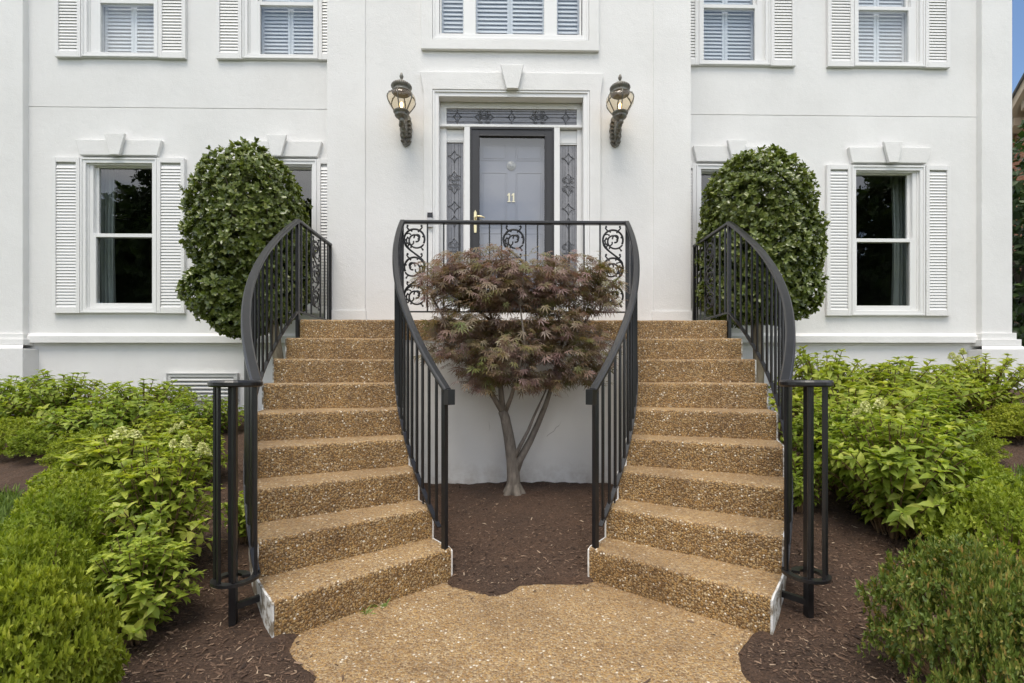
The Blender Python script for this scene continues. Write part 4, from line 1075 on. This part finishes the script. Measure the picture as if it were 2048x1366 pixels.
def topiary(name, label, blobs_px, Yc, trunk_px, seed, n_tip):
    """clipped evergreen: blobs_px (x, y, half width, half height) measured at depth Yc"""
    r = np.random.default_rng(seed)
    tx = X_(trunk_px[0], Yc); gz = g1(tx, Yc)
    root = thing(name, (tx, Yc, gz), label, 'shrub', 'clipped evergreens beside the landing')
    base = np.array([tx, Yc, gz]); tips, axs = [], []
    B = []
    for x, y, hw, hh, dd in blobs_px:
        c = np.array(at(x, y, Yc)) - base; s = np.array([hw*Yc/F, dd, hh*Yc/F]); B.append((c, s))
    vol = np.array([np.prod(s)**(2/3) for c, s in B]); vol /= vol.sum()
    for (c, s), v in zip(B, vol):
        n = int(n_tip*v*1.25); u = rnd_dir(r, n)
        lump = 1 + .04*np.sin(u[:, 0]*7+seed) * np.sin(u[:, 2]*6+1.3*seed) + .03*np.sin(u[:, 1]*13+u[:, 0]*11)
        rad = np.where(r.random(n) < .52, r.uniform(.91, 1.0, n) + .08*(r.random(n) < .03), r.uniform(.5, .9, n)) * lump
        p = c + u*s*rad[:, None]
        keep = np.ones(n, bool)
        for c2, s2 in B:
            if c2 is c: continue
            keep &= (((p-c2)/s2)**2).sum(1) > .62
        tips.append(p[keep]); axs.append(unit(u/s + np.array([0, 0, .5]) + r.normal(0, .35, (n, 3)))[keep])
    tips = np.concatenate(tips); axs = np.concatenate(axs)
    V, T = whorl(r, tips, axs, 7, .95, .056, leaf_tpl(.52, .07, .05, True, .42))
    meshobj('crown', np_mesh('crown', V, [T], False, M['holly_leaf']), root, wloc[root.name])
    # trunk with limbs into the crown
    b = MB(); c0 = B[0][0]
    b.tube([(0, 0, -.1), (.01, 0, .25), (.03, .01, .6), (c0[0]*.4, 0, c0[2]*.75), (c0[0]*.8, 0, c0[2]*1.1)], [.075, .062, .055, .045, .02], 10)
    b.build('trunk', M['holly_bark'], root, smooth=True, loc=wloc[root.name])
    b = MB()
    for i in range(26):
        t = tips[r.integers(len(tips))]; z0 = r.uniform(.55, .95)*c0[2]
        b.tube([(c0[0]*.5, 0, z0), tuple((np.array([c0[0]*.5, 0, z0]) + t)/2 + np.array([0, 0, .05])), tuple(t)], [.018, .012, .004], 5)
    b.build('branch', M['holly_bark'], root, smooth=True, loc=wloc[root.name])
topiary('holly_topiary', 'tall clipped holly dome with ragged skirt left of the stairs', [(496, 426, 104, 130, .52), (500, 480, 116, 96, .52), (460, 586, 84, 64, .40), (540, 560, 74, 90, .38), (485, 640, 55, 34, .3)], 5.12, (553, 700), 4, 6800)
topiary('holly_topiary', 'tall clipped holly dome right of the stairs, rounded at the base', [(1512, 430, 106, 126, .52), (1518, 500, 120, 125, .52), (1545, 585, 92, 62, .42), (1470, 585, 72, 66, .38)], 5.12, (1513, 700), 9, 6800)

# hydrangeas: several stems with paired leaves, some with cream panicles
def hydrangea_mesh(seed, R, H, n_stem, leaf, n_fl, low=.25):
    r = np.random.default_rng(seed); P, D, N, S = [], [], [], []; stems = MB(); flow = []
    tips = []
    for i in range(n_stem):
        a = r.uniform(0, 6.28); q = math.sqrt(r.random()); out = np.array([math.cos(a), math.sin(a), 0.])
        end = out*R*q*r.uniform(.85, 1.08) + np.array([0, 0, H*(low + (1-low)*math.sqrt(max(0, 1-q*q)))*r.uniform(.80, 1.05)])
        start = out*R*.18*r.random() ; start[2] = -.02
        mid = start*.5 + end*.5 + np.array([0, 0, .13*H]) - out*R*.08
        ts = np.linspace(0, 1, 9)[:, None]
        pts = (1-ts)**2*start + 2*ts*(1-ts)*mid + ts**2*end
        stems.tube([tuple(p) for p in pts[::2]], [.006, .005, .0045, .0035, .0025], 5, cap=False)
        tips.append(end)
        L = np.linalg.norm(end-start); k = max(3, int(L*.86/.050)); ph = r.uniform(0, 3.14)
        for j in range(k):
            t = 1 - .86*j/k; p = (1-t)**2*start + 2*t*(1-t)*mid + t*t*end
            ax = unit(2*(1-t)*(mid-start) + 2*t*(end-mid))
            e1 = unit(np.cross(ax, np.array([.3, .2, 1.]))); e2 = np.cross(ax, e1); an = ph + j*1.57
            for s_ in (1, -1):
                rad = s_*(e1*math.cos(an) + e2*math.sin(an))
                d = unit(rad*1.0 + ax*r.uniform(.15, .6) + np.array([0, 0, -.1]) + r.normal(0, .14, 3))
                P.append(p); D.append(d); N.append(unit(ax + np.array([0, 0, .8]) + r.normal(0, .25, 3))); S.append(leaf*r.uniform(.7, 1.2)*(.62 if j == 0 else 1))
        for j in range(5):
            an = j*2.4 + ph; rad = np.array([math.cos(an), math.sin(an), 0])
            P.append(end); D.append(unit(rad + np.array([0, 0, r.uniform(.3, .9)]))); N.append(np.array([0, 0, 1.]) + r.normal(0, .2, 3)); S.append(leaf*r.uniform(.45, .8))
    V, T = scatter(leaf_tpl(.50, .09, .2, True, .34), np.array(P), np.array(D), np.array(N), np.array(S))
    fol = np_mesh('foliage', V, [T], False, M['hydrangea_leaf']); st = stems.mesh('stems', M['twig'], True)
    heads = []
    if n_fl:
        order = sorted(range(len(tips)), key=lambda i: -tips[i][2] + .5*tips[i][1])[:n_fl]
        petal = (np.array([(-.5, -.5, 0), (.5, -.5, .1), (.5, .5, 0), (-.5, .5, .1)]), np.array([(0, 1, 2), (0, 2, 3)]))
        for i in order:
            m = 150; q = r.random(m); w_ = .034*(1-q)**.6 + .006; a = r.uniform(0, 6.28, m); rr = np.sqrt(r.random(m))*.5 + .5
            p = np.stack([np.cos(a)*w_*rr, np.sin(a)*w_*rr, q*.07], -1)*r.uniform(.6, 1.05)
            V, T = scatter(petal, p, rnd_dir(r, m), unit(p*np.array([1, 1, .3]) + .3*rnd_dir(r, m)), r.uniform(.007, .012, m))
            heads.append((np_mesh('flower_head', V, [T], False, M['flower']), tips[i] + np.array([0, 0, .01])))
    return fol, st, heads
hyd = {k: hydrangea_mesh(*a) for k, a in {
    'back': (1, .50, .60, 80, .078, 3), 'back2': (2, .52, .58, 84, .078, 0), 'back3': (7, .48, .64, 80, .08, 0),
    'front': (3, .36, .78, 96, .080, 5), 'front2': (4, .48, .74, 116, .083, 3), 'small': (5, .28, .46, 50, .074, 2)}.items()}
def shrub(kind, px, Y, top, label, group, rot=0.0, sx=1.0, flowers=True):
    fol, st, heads = hyd[kind]; x = X_(px, Y); z = g1(x, Y)
    H = max(v.co.z for v in fol.vertices); s = (Z_(px, top, Y) - z)/H
    root = thing('hydrangea', (x, Y, z), label, 'shrub', group)
    root.rotation_euler = (0, 0, rot); root.scale = (s*sx, s*sx, s)
    for nm, me in (('foliage', fol), ('stem', st)):
        o = bpy.data.objects.new(nm, me); C.objects.link(o); o.parent = root
    if flowers:
        for me, p in heads:
            o = bpy.data.objects.new('flower_head', me); C.objects.link(o); o.parent = root; o.location = p
    return root
HG = 'hydrangeas in the beds'
shrub('back', 4, 4.95, 748, 'hydrangea cut by the left photo edge below the white pilaster', HG, .3, 1.05, False)
shrub('back3', 130, 4.95, 738, 'tall hydrangea against the wall below the left shutter of the far left window', HG, 1.2, 1.15, False)
shrub('back2', 285, 4.9, 756, 'hydrangea against the wall between far left window and crawl space vent', HG, 2.2, 1.2, False)
shrub('back', 405, 4.75, 786, 'hydrangea directly in front of the crawl space vent', HG, 3.9, 1.25, False)
shrub('back2', 205, 4.45, 800, 'hydrangea between the wall row and the left back hedge', HG, 5.1, 1.25, False)
shrub('back3', 345, 4.25, 822, 'hydrangea below the crawl space vent, behind the flowering ones', HG, .6, 1.3, False)
shrub('front2', 385, 3.7, 850, 'flowering hydrangea in the second row behind the left spiral newel', HG, 5.0, .95)
shrub('small', 255, 3.5, 864, 'cream flowering hydrangea next to the left low hedge', HG, .9, 1.5)
shrub('front', 322, 2.62, 880, 'large cream flowering hydrangea in front on the left bed, leaning over the mulch', HG, 2.6, .95)
shrub('small', 492, 2.95, 985, 'small hydrangea squeezed between left volute posts and stair flank', HG, 4.0, .8, False)
shrub('front', 275, 2.2, 1062, 'low hydrangea shoot spreading over mulch at the foot of the left bed', HG, 1.7, 1.15, False)
shrub('back3', 1645, 4.75, 690, 'tall hydrangea right beside the right outer railing at the wall', HG, .5, .8, False)
shrub('back2', 1785, 4.9, 712, 'hydrangea under the far right lower window', HG, 1.9, 1.15, False)
shrub('back', 1880, 4.85, 735, 'hydrangea left of the right corner pilaster base', HG, 2.9, 1.15, False)
shrub('back', 1968, 4.95, 704, 'hydrangea with a pale bud in front of the right pilaster base', HG, 4.4, 1.05)
shrub('back2', 1700, 4.25, 752, 'hydrangea in the middle row right of the right outer railing', HG, 3.1, 1.2, False)
shrub('back3', 1830, 4.2, 778, 'hydrangea in the middle row next to the right back hedge', HG, 4.1, 1.2, False)
shrub('front2', 1675, 3.6, 800, 'bright hydrangea in the second row behind the right spiral newel', HG, .2, .95, False)
shrub('front2', 1790, 3.0, 815, 'large bright green hydrangea in front on the right bed', HG, 3.3, .95)
shrub('small', 1605, 3.3, 905, 'small hydrangea squeezed between right volute posts and stair flank', HG, 5.3, .8, False)

# boxwood: dense mounds of fine sprigs
def box_mesh(seed, n_sprig, leaf, k, m, shape=1.0, holes=0.0, wild=.06):
    """unit mound: radius 1 in plan, height 1"""
    r = np.random.default_rng(seed); u = rnd_dir(r, n_sprig*2); u = u[u[:, 2] > -.35][:n_sprig]
    s = np.array([1, 1, .62]); lump = 1 + wild*1.3*np.sin(u[:, 0]*6+seed)*np.sin(u[:, 1]*7+2*seed) + wild*np.sin(u[:, 2]*11+u[:, 0]*9)
    rad = np.where(r.random(len(u)) < .75, r.uniform(.93, 1.03, len(u)), r.uniform(.62, .93, len(u))) * lump
    p = u*s*rad[:, None] + np.array([0, 0, .40])
    if holes:
        h = np.sin(p[:, 0]*8+seed)*np.sin(p[:, 1]*7)*np.sin(p[:, 2]*9+1)
        ok = h < 1-holes*1.4; p, u = p[ok], u[ok]
    ax = unit(u*np.array([1, 1, 1.3]) + np.array([0, 0, .45]) + r.normal(0, .28, u.shape))
    V, T = whorl(r, p, ax, k, .75, leaf, leaf_tpl(.48, .08, .05, False), .3)
    # a second tier lower on each sprig
    V2, T2 = whorl(r, p - ax*leaf*.9, ax, k-2, 1.0, leaf, leaf_tpl(.48, .08, .05, False), .3)
    V, T = join([(V, T), (V2, T2)])
    me = np_mesh('foliage', V, [T], False, m)
    b = MB()
    for i in range(34):
        t = p[r.integers(len(p))]*(1.03 if i % 3 == 0 else .97)
        b.tube([(t[0]*.1, t[1]*.1, -.05), tuple(t*np.array([.5, .5, .5])), tuple(t*.98)], [.018, .012, .005], 4, cap=False)
    return me, b.mesh('branch', M['twig'], True)
boxes = {'fine': box_mesh(21, 1500, .075, 5, M['box_leaf']), 'fine2': box_mesh(22, 1500, .078, 5, M['box_leaf']), 'fine3': box_mesh(27, 1600, .072, 5, M['box_leaf'], wild=.1),
         'near': box_mesh(23, 2300, .080, 6, M['box_leaf'], wild=.08), 'dark': box_mesh(24, 1800, .066, 6, M['box_leaf_dark'], holes=.35, wild=.11)}
def boxwood(kind, px, Y, top, r_px, label, rot=0.0, depth=1.0):
    me, br = boxes[kind]; x = X_(px, Y); z = g1(x, Y); h = Z_(px, top, Y) - z
    root = thing('boxwood', (x, Y, z), label, 'shrub', 'boxwoods edging the beds')
    R = r_px*Y/F; root.scale = (R, R*depth, h); root.rotation_euler = (0, 0, rot)
    for nm, q in (('foliage', me), ('branch', br)):
        o = bpy.data.objects.new(nm, q); C.objects.link(o); o.parent = root
boxwood('fine', 28, 4.35, 838, 62, 'rounded boxwood at the left photo edge behind the mulch patch')
boxwood('fine2', 105, 4.3, 850, 62, 'second boxwood from the left photo edge in the back hedge row', 1.0)
boxwood('fine3', 190, 4.05, 862, 70, 'boxwood of the left hedge where the row turns towards the walk', 2.0)
boxwood('fine', 205, 3.45, 905, 95, 'boxwood of the left hedge beside the cream flowers', 3.0)
boxwood('fine2', 165, 2.95, 950, 100, 'middle boxwood of the left hedge, edging the lawn', 4.1)
boxwood('fine3', 118, 2.5, 1000, 108, 'lower boxwood of the left hedge beside the lawn strip', 5.0)
boxwood('fine', 62, 2.08, 1075, 112, 'boxwood just above the brown-tipped one in the left hedge', .5)
boxwood('near', 52, 1.62, 1165, 132, 'nearest boxwood in the bottom left corner with larger leaves', 2.7)
boxwood('fine2', 1975, 4.5, 838, 60, 'round boxwood behind the mulch patch on the right', .7)
boxwood('fine', 2040, 4.4, 812, 62, 'boxwood at the right photo edge in the back row', 1.4)
boxwood('fine3', 1905, 4.1, 850, 72, 'boxwood of the right hedge where the row turns towards the walk', 2.2)
boxwood('fine', 1905, 3.45, 905, 88, 'boxwood of the right hedge beside the big hydrangea', 3.3)
boxwood('fine2', 1965, 2.95, 940, 105, 'middle boxwood of the right hedge', 4.4)
boxwood('fine3', 2015, 2.45, 985, 125, 'lower boxwood of the right hedge above the dark one', 5.5)
boxwood('dark', 1932, 1.78, 1098, 150, 'dark sparse boxwood with tan twigs in the bottom right corner', .9)
boxwood('dark', 2045, 1.5, 1130, 120, 'dark boxwood cut off by the right photo edge at the bottom', 2.9)

# ------------------------------------------------------------------ japanese maple in the well
def maple():
    r = np.random.default_rng(31); Y0 = 4.15
    bx = X_(1027, Y0); bz = g1(bx, Y0); base = np.array([bx, Y0, bz])
    root = thing('japanese_maple', tuple(base), 'small red-leaved japanese maple in mulch between the two stair flights', 'tree')
    def q(x, y, Y): return tuple(np.array(at(x, y, Y)) - base)
    T_ = MB()
    for k in range(5):
        a = k*1.3; T_.tube([(.125*math.cos(a), .10*math.sin(a), -.03), (.07*math.cos(a), .06*math.sin(a), .025), (.02*math.cos(a), .02*math.sin(a), .10), (0.0, 0, .2)], [.018, .036, .045, .042], 8)
    T_.tube([(0, 0, -.08), q(1027, 950, Y0), q(1024, 915, Y0), q(1018, 875, Y0-.02), q(1010, 835, Y0-.05), q(1005, 822, Y0-.05)], [.075, .056, .052, .046, .042, .040], 12)
    T_.build('trunk', M['maple_bark'], root, smooth=True, loc=wloc[root.name])
    limbs = [([(1030, 945, 0), (1040, 918, .0), (1060, 882, .02), (1077, 845, .04), (1092, 808, .05), (1104, 770, .06), (1120, 700, .08), (1150, 610, .1)], .038),
             ([(1028, 918, -.02), (1040, 892, -.03), (1056, 862, -.03), (1068, 832, -.01), (1080, 806, .03), (1092, 780, .05)], .020),
             ([(1005, 824, -.05), (985, 790, -.08), (960, 755, -.10), (930, 720, -.12), (895, 650, -.1), (862, 590, 0)], .026),
             ([(1005, 822, -.05), (1002, 785, -.03), (1000, 745, 0), (990, 660, .05), (960, 560, .1)], .030),
             ([(1010, 825, -.05), (1022, 795, -.12), (1032, 760, -.2), (1050, 690, -.3), (1040, 610, -.28)], .022),
             ([(1060, 620, -.1), (1035, 560, -.1), (1015, 530, -.05)], .012), ([(1110, 720, .05), (1160, 660, 0), (1200, 600, .05)], .014), ([(960, 700, -.1), (900, 690, -.2), (865, 660, -.2)], .012),
             ([(1118, 700, .08), (1160, 690, -.1), (1195, 690, -.1)], .011), ([(980, 640, .05), (900, 580, .1), (850, 560, .15)], .012)]
    ends = []
    for pts, rad in limbs:
        P = [q(x, y, Y0+dy) for x, y, dy in pts]; n = len(P)
        b = MB().tube(P, [rad*(1-.72*i/(n-1)) for i in range(n)], 9); b.build('branch', M['maple_bark'], root, smooth=True, loc=wloc[root.name])
        ends += [np.array(p) for p in P[n//2:]]
    ends = np.array(ends)
    blobs = [(940, 548, 108, 44, .30), (1108, 550, 124, 44, .32), (985, 512, 48, 22, .2), (882, 560, 58, 42, .26), (1192, 575, 50, 48, .26), (1020, 580, 150, 36, .34), (935, 600, 95, 30, .34), (1130, 605, 100, 32, .34),
             (940, 655, 100, 36, .36), (1120, 655, 110, 34, .36), (885, 700, 45, 24, .3), (1020, 700, 105, 36, .42), (1165, 705, 70, 36, .34), (975, 735, 60, 26, .34), (1030, 755, 80, 24, .38), (1150, 745, 62, 26, .3), (1095, 765, 55, 20, .3), (965, 765, 36, 16, .24)]
    P, D, N, S = [], [], [], []; tw = MB(); wt = np.array([hw*hh*dd for _, _, hw, hh, dd in blobs]) ; wt = wt/wt.sum()
    for (x, y, hw, hh, dd), w_ in zip(blobs, wt):
        Yb = Y0 - .12; c = np.array(at(x, y, Yb)) - base; s = np.array([hw*Yb/F, dd, hh*Yb/F])
        ncl = int(1080*w_) + 7
        for i in range(ncl):
            u = rnd_dir(r, 1)[0]*r.random()**.4; p = c + u*s
            j = r.choice(np.argsort(((ends - p)**2).sum(1))[:4]); e = ends[j]
            if r.random() < .45 and np.linalg.norm(e - p) < .22:
                tw.tube([tuple(e), tuple((e+p)/2 + np.array([0, 0, .03])), tuple(p)], [.006, .004, .002], 4, cap=False)
            m_ = r.integers(4, 9)
            out = unit(np.array([p[0], p[1]+.0, 0]) + r.normal(0, .25, 3)*np.array([1, 1, 0]))
            for j in range(m_):
                d = unit(out*.8 + np.array([r.normal(0, .6), r.normal(0, .6), r.uniform(-.95, -.05)]))
                P.append(p + np.array([r.normal(0, .045), r.normal(0, .045), r.normal(0, .018)])); D.append(d)
                N.append(unit(np.array([r.normal(0, .35), r.normal(0, .35) - .25, 1]))); S.append(r.uniform(.058, .098))
    # palmate leaf: seven narrow drooping lobes
    V0, T0 = [(0, 0, 0)], []
    for a, L in zip((-1.75, -1.15, -.55, 0, .55, 1.15, 1.75), (.42, .68, .9, 1.0, .9, .68, .42)):
        ca, sa = math.cos(a), math.sin(a); b = len(V0); w_ = .060
        V0 += [(.45*L*ca - w_*sa, .45*L*sa + w_*ca, -.02), (L*ca, L*sa, -.16*L), (.45*L*ca + w_*sa, .45*L*sa - w_*ca, -.02)]
        T0 += [(0, b+2, b), (b+2, b+1, b)]
    V, T = scatter((np.array(V0), np.array(T0)), np.array(P), np.array(D), np.array(N), np.array(S))
    meshobj('crown', np_mesh('crown', V, [T], False, M['maple_leaf']), root, wloc[root.name])
    tw.build('twig', M['maple_bark'], root, smooth=True, loc=wloc[root.name], kind='stuff')
maple()

# ------------------------------------------------------------------ trees: beyond the house corner and behind the viewer (mirrored in the panes)
def tree_mesh(seed, blobs, n, leaf, m):
    r = np.random.default_rng(seed); P = []; A = []
    for c, s in blobs:
        k = int(n*np.prod(s)**(2/3)); u = rnd_dir(r, k); rad = np.where(r.random(k) < .7, r.uniform(.85, 1.08, k), r.uniform(.3, .85, k))
        rad *= 1 + .12*np.sin(u[:, 0]*6+seed)*np.sin(u[:, 2]*7+u[:, 1]*5)
        P.append(np.array(c) + u*np.array(s)*rad[:, None]); A.append(unit(u + r.normal(0, .5, u.shape)))
    V, T = whorl(r, np.concatenate(P), np.concatenate(A), 5, 1.1, leaf, leaf_tpl(.6, .05, .1, False), .4)
    return np_mesh('crown', V, [T], False, m)
def tree(name, loc, crown, label, cat, group, hT, rT, limbs, scale=1.0, rot=0.0, zc=0.0):
    root = thing(name, loc, label, cat, group); root.scale = (scale,)*3; root.rotation_euler = (0, 0, rot)
    o = bpy.data.objects.new('crown', crown); C.objects.link(o); o.parent = root
    b = MB().tube([(0, 0, -.2), (.03, 0, hT*.3), (-.04, .03, hT*.7), (0, 0, hT)], [rT*1.25, rT, rT*.8, rT*.4], 9)
    for p in limbs: b.tube([(0, 0, hT*.45), (p[0]*.5, p[1]*.5, hT*.45+(p[2]-hT*.45)*.6), p], [rT*.5, rT*.35, rT*.12], 6)
    o = bpy.data.objects.new('trunk', b.mesh('trunk', M['tree_bark'], True)); C.objects.link(o); o.parent = root
big1 = tree_mesh(41, [((0, 0, 5.2), (2.6, 2.4, 2.3)), ((-1.4, .3, 6.6), (1.8, 1.8, 1.6)), ((1.3, -.4, 7.4), (1.7, 1.7, 1.6)), ((.2, .2, 8.8), (1.3, 1.3, 1.3)), ((1.8, .2, 4.6), (1.5, 1.5, 1.2)), ((-2, 0, 4.4), (1.5, 1.4, 1.3))], 420, .26, M['tree_leaf'])
big2 = tree_mesh(42, [((0, 0, 4.4), (2.3, 2.2, 2.6)), ((.8, .2, 6.4), (1.8, 1.7, 1.7)), ((-1.2, -.2, 6.0), (1.6, 1.6, 1.5)), ((-.1, .2, 7.9), (1.3, 1.3, 1.2)), ((0, 0, 2.4), (2.0, 1.9, 1.1))], 420, .26, M['tree_leaf'])
TG = 'trees across the front lawn mirrored in the panes'
for x, y, cr, s, ro, lab in ((-14.5, -9.5, big1, 1.15, .4, 'tall leafy tree mirrored in the far left lower window'), (-9.0, -12.5, big2, 1.1, 2.0, 'broad tree mirrored in the left lower window nearer the stairs'),
        (13.0, -10.5, big2, 1.2, 1.0, 'tree mirrored in the middle of the far right lower window'), (18.5, -8.5, big1, 1.15, 3.0, 'tall tree mirrored in the right part of the far right lower window'), (-20.5, -8.0, big2, 1.2, 4.0, 'outer tree mirrored at the left edge of the far left lower window'),
        (-4.5, -20, big2, .8, .2, 'distant low tree mirrored at the foot of the left sidelight'), (5.0, -21, big1, .7, 1.2, 'distant low tree mirrored at the foot of the right sidelight')):
    tree('shade_tree', (x, y, -.05), cr, lab, 'tree', TG, 5.5, .22, [(1.2, .3, 6.2), (-1.3, .2, 6.0), (.3, -1, 5.6)], s, ro)
# neighbouring brick house, evergreen screen and a far tree at the right edge
nb = thing('brick_house', (15, 9.0, .6), 'neighbouring red brick house with tan gable overhang at the right edge', 'house')
XG, XWN = 11.0, 11.38                                     # outer edge of the rake overhang, brick gable wall
ya, za, yb, zb_ = 9.98, 7.60, 10.335, 7.12; sl = (za-zb_)/(yb-ya)
yr = 8.6; zr = za + sl*(ya-yr); ye = 12.4; ze = zb_ - sl*(ye-yb); yf = 2*yr-ye
def side_prism(poly, x0, x1, name, mm):
    n = len(poly); b = MB().add([(x0, y, z) for y, z in poly] + [(x1, y, z) for y, z in poly], [tuple(range(n-1, -1, -1)), tuple(range(n, 2*n))] + [(i, (i+1) % n, n+(i+1) % n, n+i) for i in range(n)])
    b.build(name, M[mm], nb)
side_prism([(yf+.3, -.3), (ye-.3, -.3), (ye-.3, ze+.3*sl-.24), (yr, zr-.24), (yf+.3, ze+.3*sl-.24)], XWN, 20, 'wall', 'brick')
for y0, y1 in ((yr, ye), (yr, yf)):
    sg = 1 if y1 > y0 else -1
    def band(d0, d1):
        p = [(y0, zr+d0), (y1, ze+d0), (y1, ze+d1), (y0, zr+d1)]
        return p if sg > 0 else p[::-1]
    side_prism(band(-.24, -.04), XG, XG+.05, 'rake_board', 'tan_board')
    side_prism(band(-.235, -.19), XG+.051, XWN+.05, 'soffit', 'tan_board')
    side_prism(band(-.04, .03), XG-.04, 20.3, 'roof', 'roofing')
for i in range(9):
    y = 9.3 + i*.26; z = zr - sl*(y-yr) - .24
    side_prism([(y-.05, z+.03), (y-.05, z-.14), (y+.07, z-.26), (y+.07, z-.08)], XG+.12, XWN-.005, 'dentil', 'tan_board')
hedge = tree_mesh(51, [((0, 0, 1.5), (.75, 1.1, 1.9)), ((.1, .2, 2.9), (.62, .9, 1.2)), ((.5, -.3, 1.0), (.7, .8, 1.2)), ((1.2, .2, 2.2), (.9, .9, 1.7))], 520, .13, M['hedge_leaf'])
hx_, hy_ = X_(2062, 7.0), 7.0
tree('evergreen_tree', (hx_, hy_, g1(hx_, 5.0)-.1), hedge, 'dark evergreen at the right edge between the white and brick houses', 'tree', None, 2.6, .09, [(.4, 0, 3), (-.3, .2, 2.6)])
fart = tree_mesh(52, [((0, 0, 4.6), (1.5, 1.3, 1.4)), ((-.8, 0, 5.6), (1.0, 1, .9)), ((.9, .1, 5.5), (1.1, 1, 1.0)), ((0, 0, 6.4), (.8, .8, .7))], 110, .24, M['hedge_leaf'])
tree('shade_tree', (at(2050, 200, 22)[0], 22, 0), fart, 'thin tree crown against blue sky above the brick gable', 'tree', None, 5.6, .16, [(1, 0, 5.8), (-.9, .1, 5.9), (.2, .3, 6.6)], 1.95)

# ------------------------------------------------------------------ mulch chips, lawn blades, weeds
def loose():
    r = np.random.default_rng(61); n = 130000
    x = r.uniform(-3.6, 4.2, n); y = r.uniform(1.35, 4.45, n)
    keep = r.random(n) < np.clip(1.25 - (y-1.35)*.40, .22, 1)
    x, y = x[keep], y[keep]
    d = seg_dist(x, y, walk_poly); ok = (d > .012) | ((d > -.05) & (r.random(len(x)) < .22)) | ((d > -.14) & (r.random(len(x)) < .05)) | ((d > -.5) & (r.random(len(x)) < .003))
    x, y, d = x[ok], y[ok], d[ok]
    R = np.hypot(np.abs(x) + ARC_C, y - Y_TOP); th = np.arctan2(Y_TOP-y, np.abs(x)+ARC_C)
    ok = ~((R > R_IN-.02) & (R < R_OUT+.02) & (th < 8*D_TH+.01)) & (seg_dist(x, y, BED) < -.02)
    x, y, d = x[ok], y[ok], d[ok]; n = len(x)
    z = np.maximum(bed_z(x, y) + .004, .009)
    a = r.uniform(0, 6.28, n); D = np.stack([np.cos(a), np.sin(a), r.normal(0, .28, n)], -1); N = np.stack([r.normal(0, .35, n), r.normal(0, .35, n), np.ones(n)], -1)
    L = np.exp(r.normal(math.log(.0125), .5, n)); W = .26
    tpl = (np.array([(-.5, -W/2, 0), (.5, -W*.35, .02), (.55, W*.3, .0), (-.45, W/2, .03), (0, 0, .16)]), np.array([(0, 1, 4), (1, 2, 4), (2, 3, 4), (3, 0, 4)]))
    V, T = scatter(tpl, np.stack([x, y, z], -1), D, N, np.minimum(L, .038))
    o = meshobj('mulch_chips', np_mesh('mulch_chips', V, [T], False, M['chips'])); tag(o, 'loose shredded bark chips lying over the mulch beds', 'mulch', kind='stuff')
    # lawn strips beyond the hedges
    P = []
    for x0, x1, y0, y1, n in ((-6.0, -2.6, 1.2, 3.8, 34000), (3.0, 6.0, 2.0, 4.1, 20000)):
        x = r.uniform(x0, x1, n); y = r.uniform(y0, y1, n); ok = seg_dist(x + .08*fbm(x, y, 12, 4, 2), y, BED) > -.02
        P.append(np.stack([x[ok], y[ok], G(x[ok], y[ok])-.03], -1))
    P = np.concatenate(P); n = len(P); a = r.uniform(0, 6.28, n)
    tpl = (np.array([(0, -.05, 0), (0, .05, 0), (.55, .03, .06), (1, 0, -.06)]), np.array([(0, 1, 2), (0, 2, 3)]))
    D = np.stack([np.cos(a)*.5, np.sin(a)*.5, np.ones(n)], -1) + r.normal(0, .15, (n, 3)); N = np.stack([np.cos(a), np.sin(a), -.3*np.ones(n)], -1)
    V, T = scatter(tpl, P, D, N, r.uniform(.05, .11, n))
    o = meshobj('lawn_grass', np_mesh('lawn_grass', V, [T], False, M['grass'])); tag(o, 'short green lawn grass beyond the hedges', 'grass', kind='stuff')
    for px, py, lab in ((733, 1228, 'small green grass weed in the joint under the left bottom step'), (760, 1213, 'smaller green weed higher up the joint of the left bottom step')):
        g = gp(px, py); m_ = 16; a = r.uniform(0, 6.28, m_); P = np.array(g) + np.stack([r.normal(0, .008, m_), r.normal(0, .008, m_), np.zeros(m_)], -1)
        D = np.stack([np.cos(a), np.sin(a), r.uniform(.15, .8, m_)], -1); N = np.stack([-np.cos(a)*.3, -np.sin(a)*.3, np.ones(m_)], -1)
        V, T = scatter(tpl, P, D, N, r.uniform(.03, .07, m_))
        o = meshobj('weed_tuft', np_mesh('weed_tuft', V - np.array(g), [T], False, M['grass']), None, g); tag(o, lab, 'weed', 'weeds in the step joint')
loose()
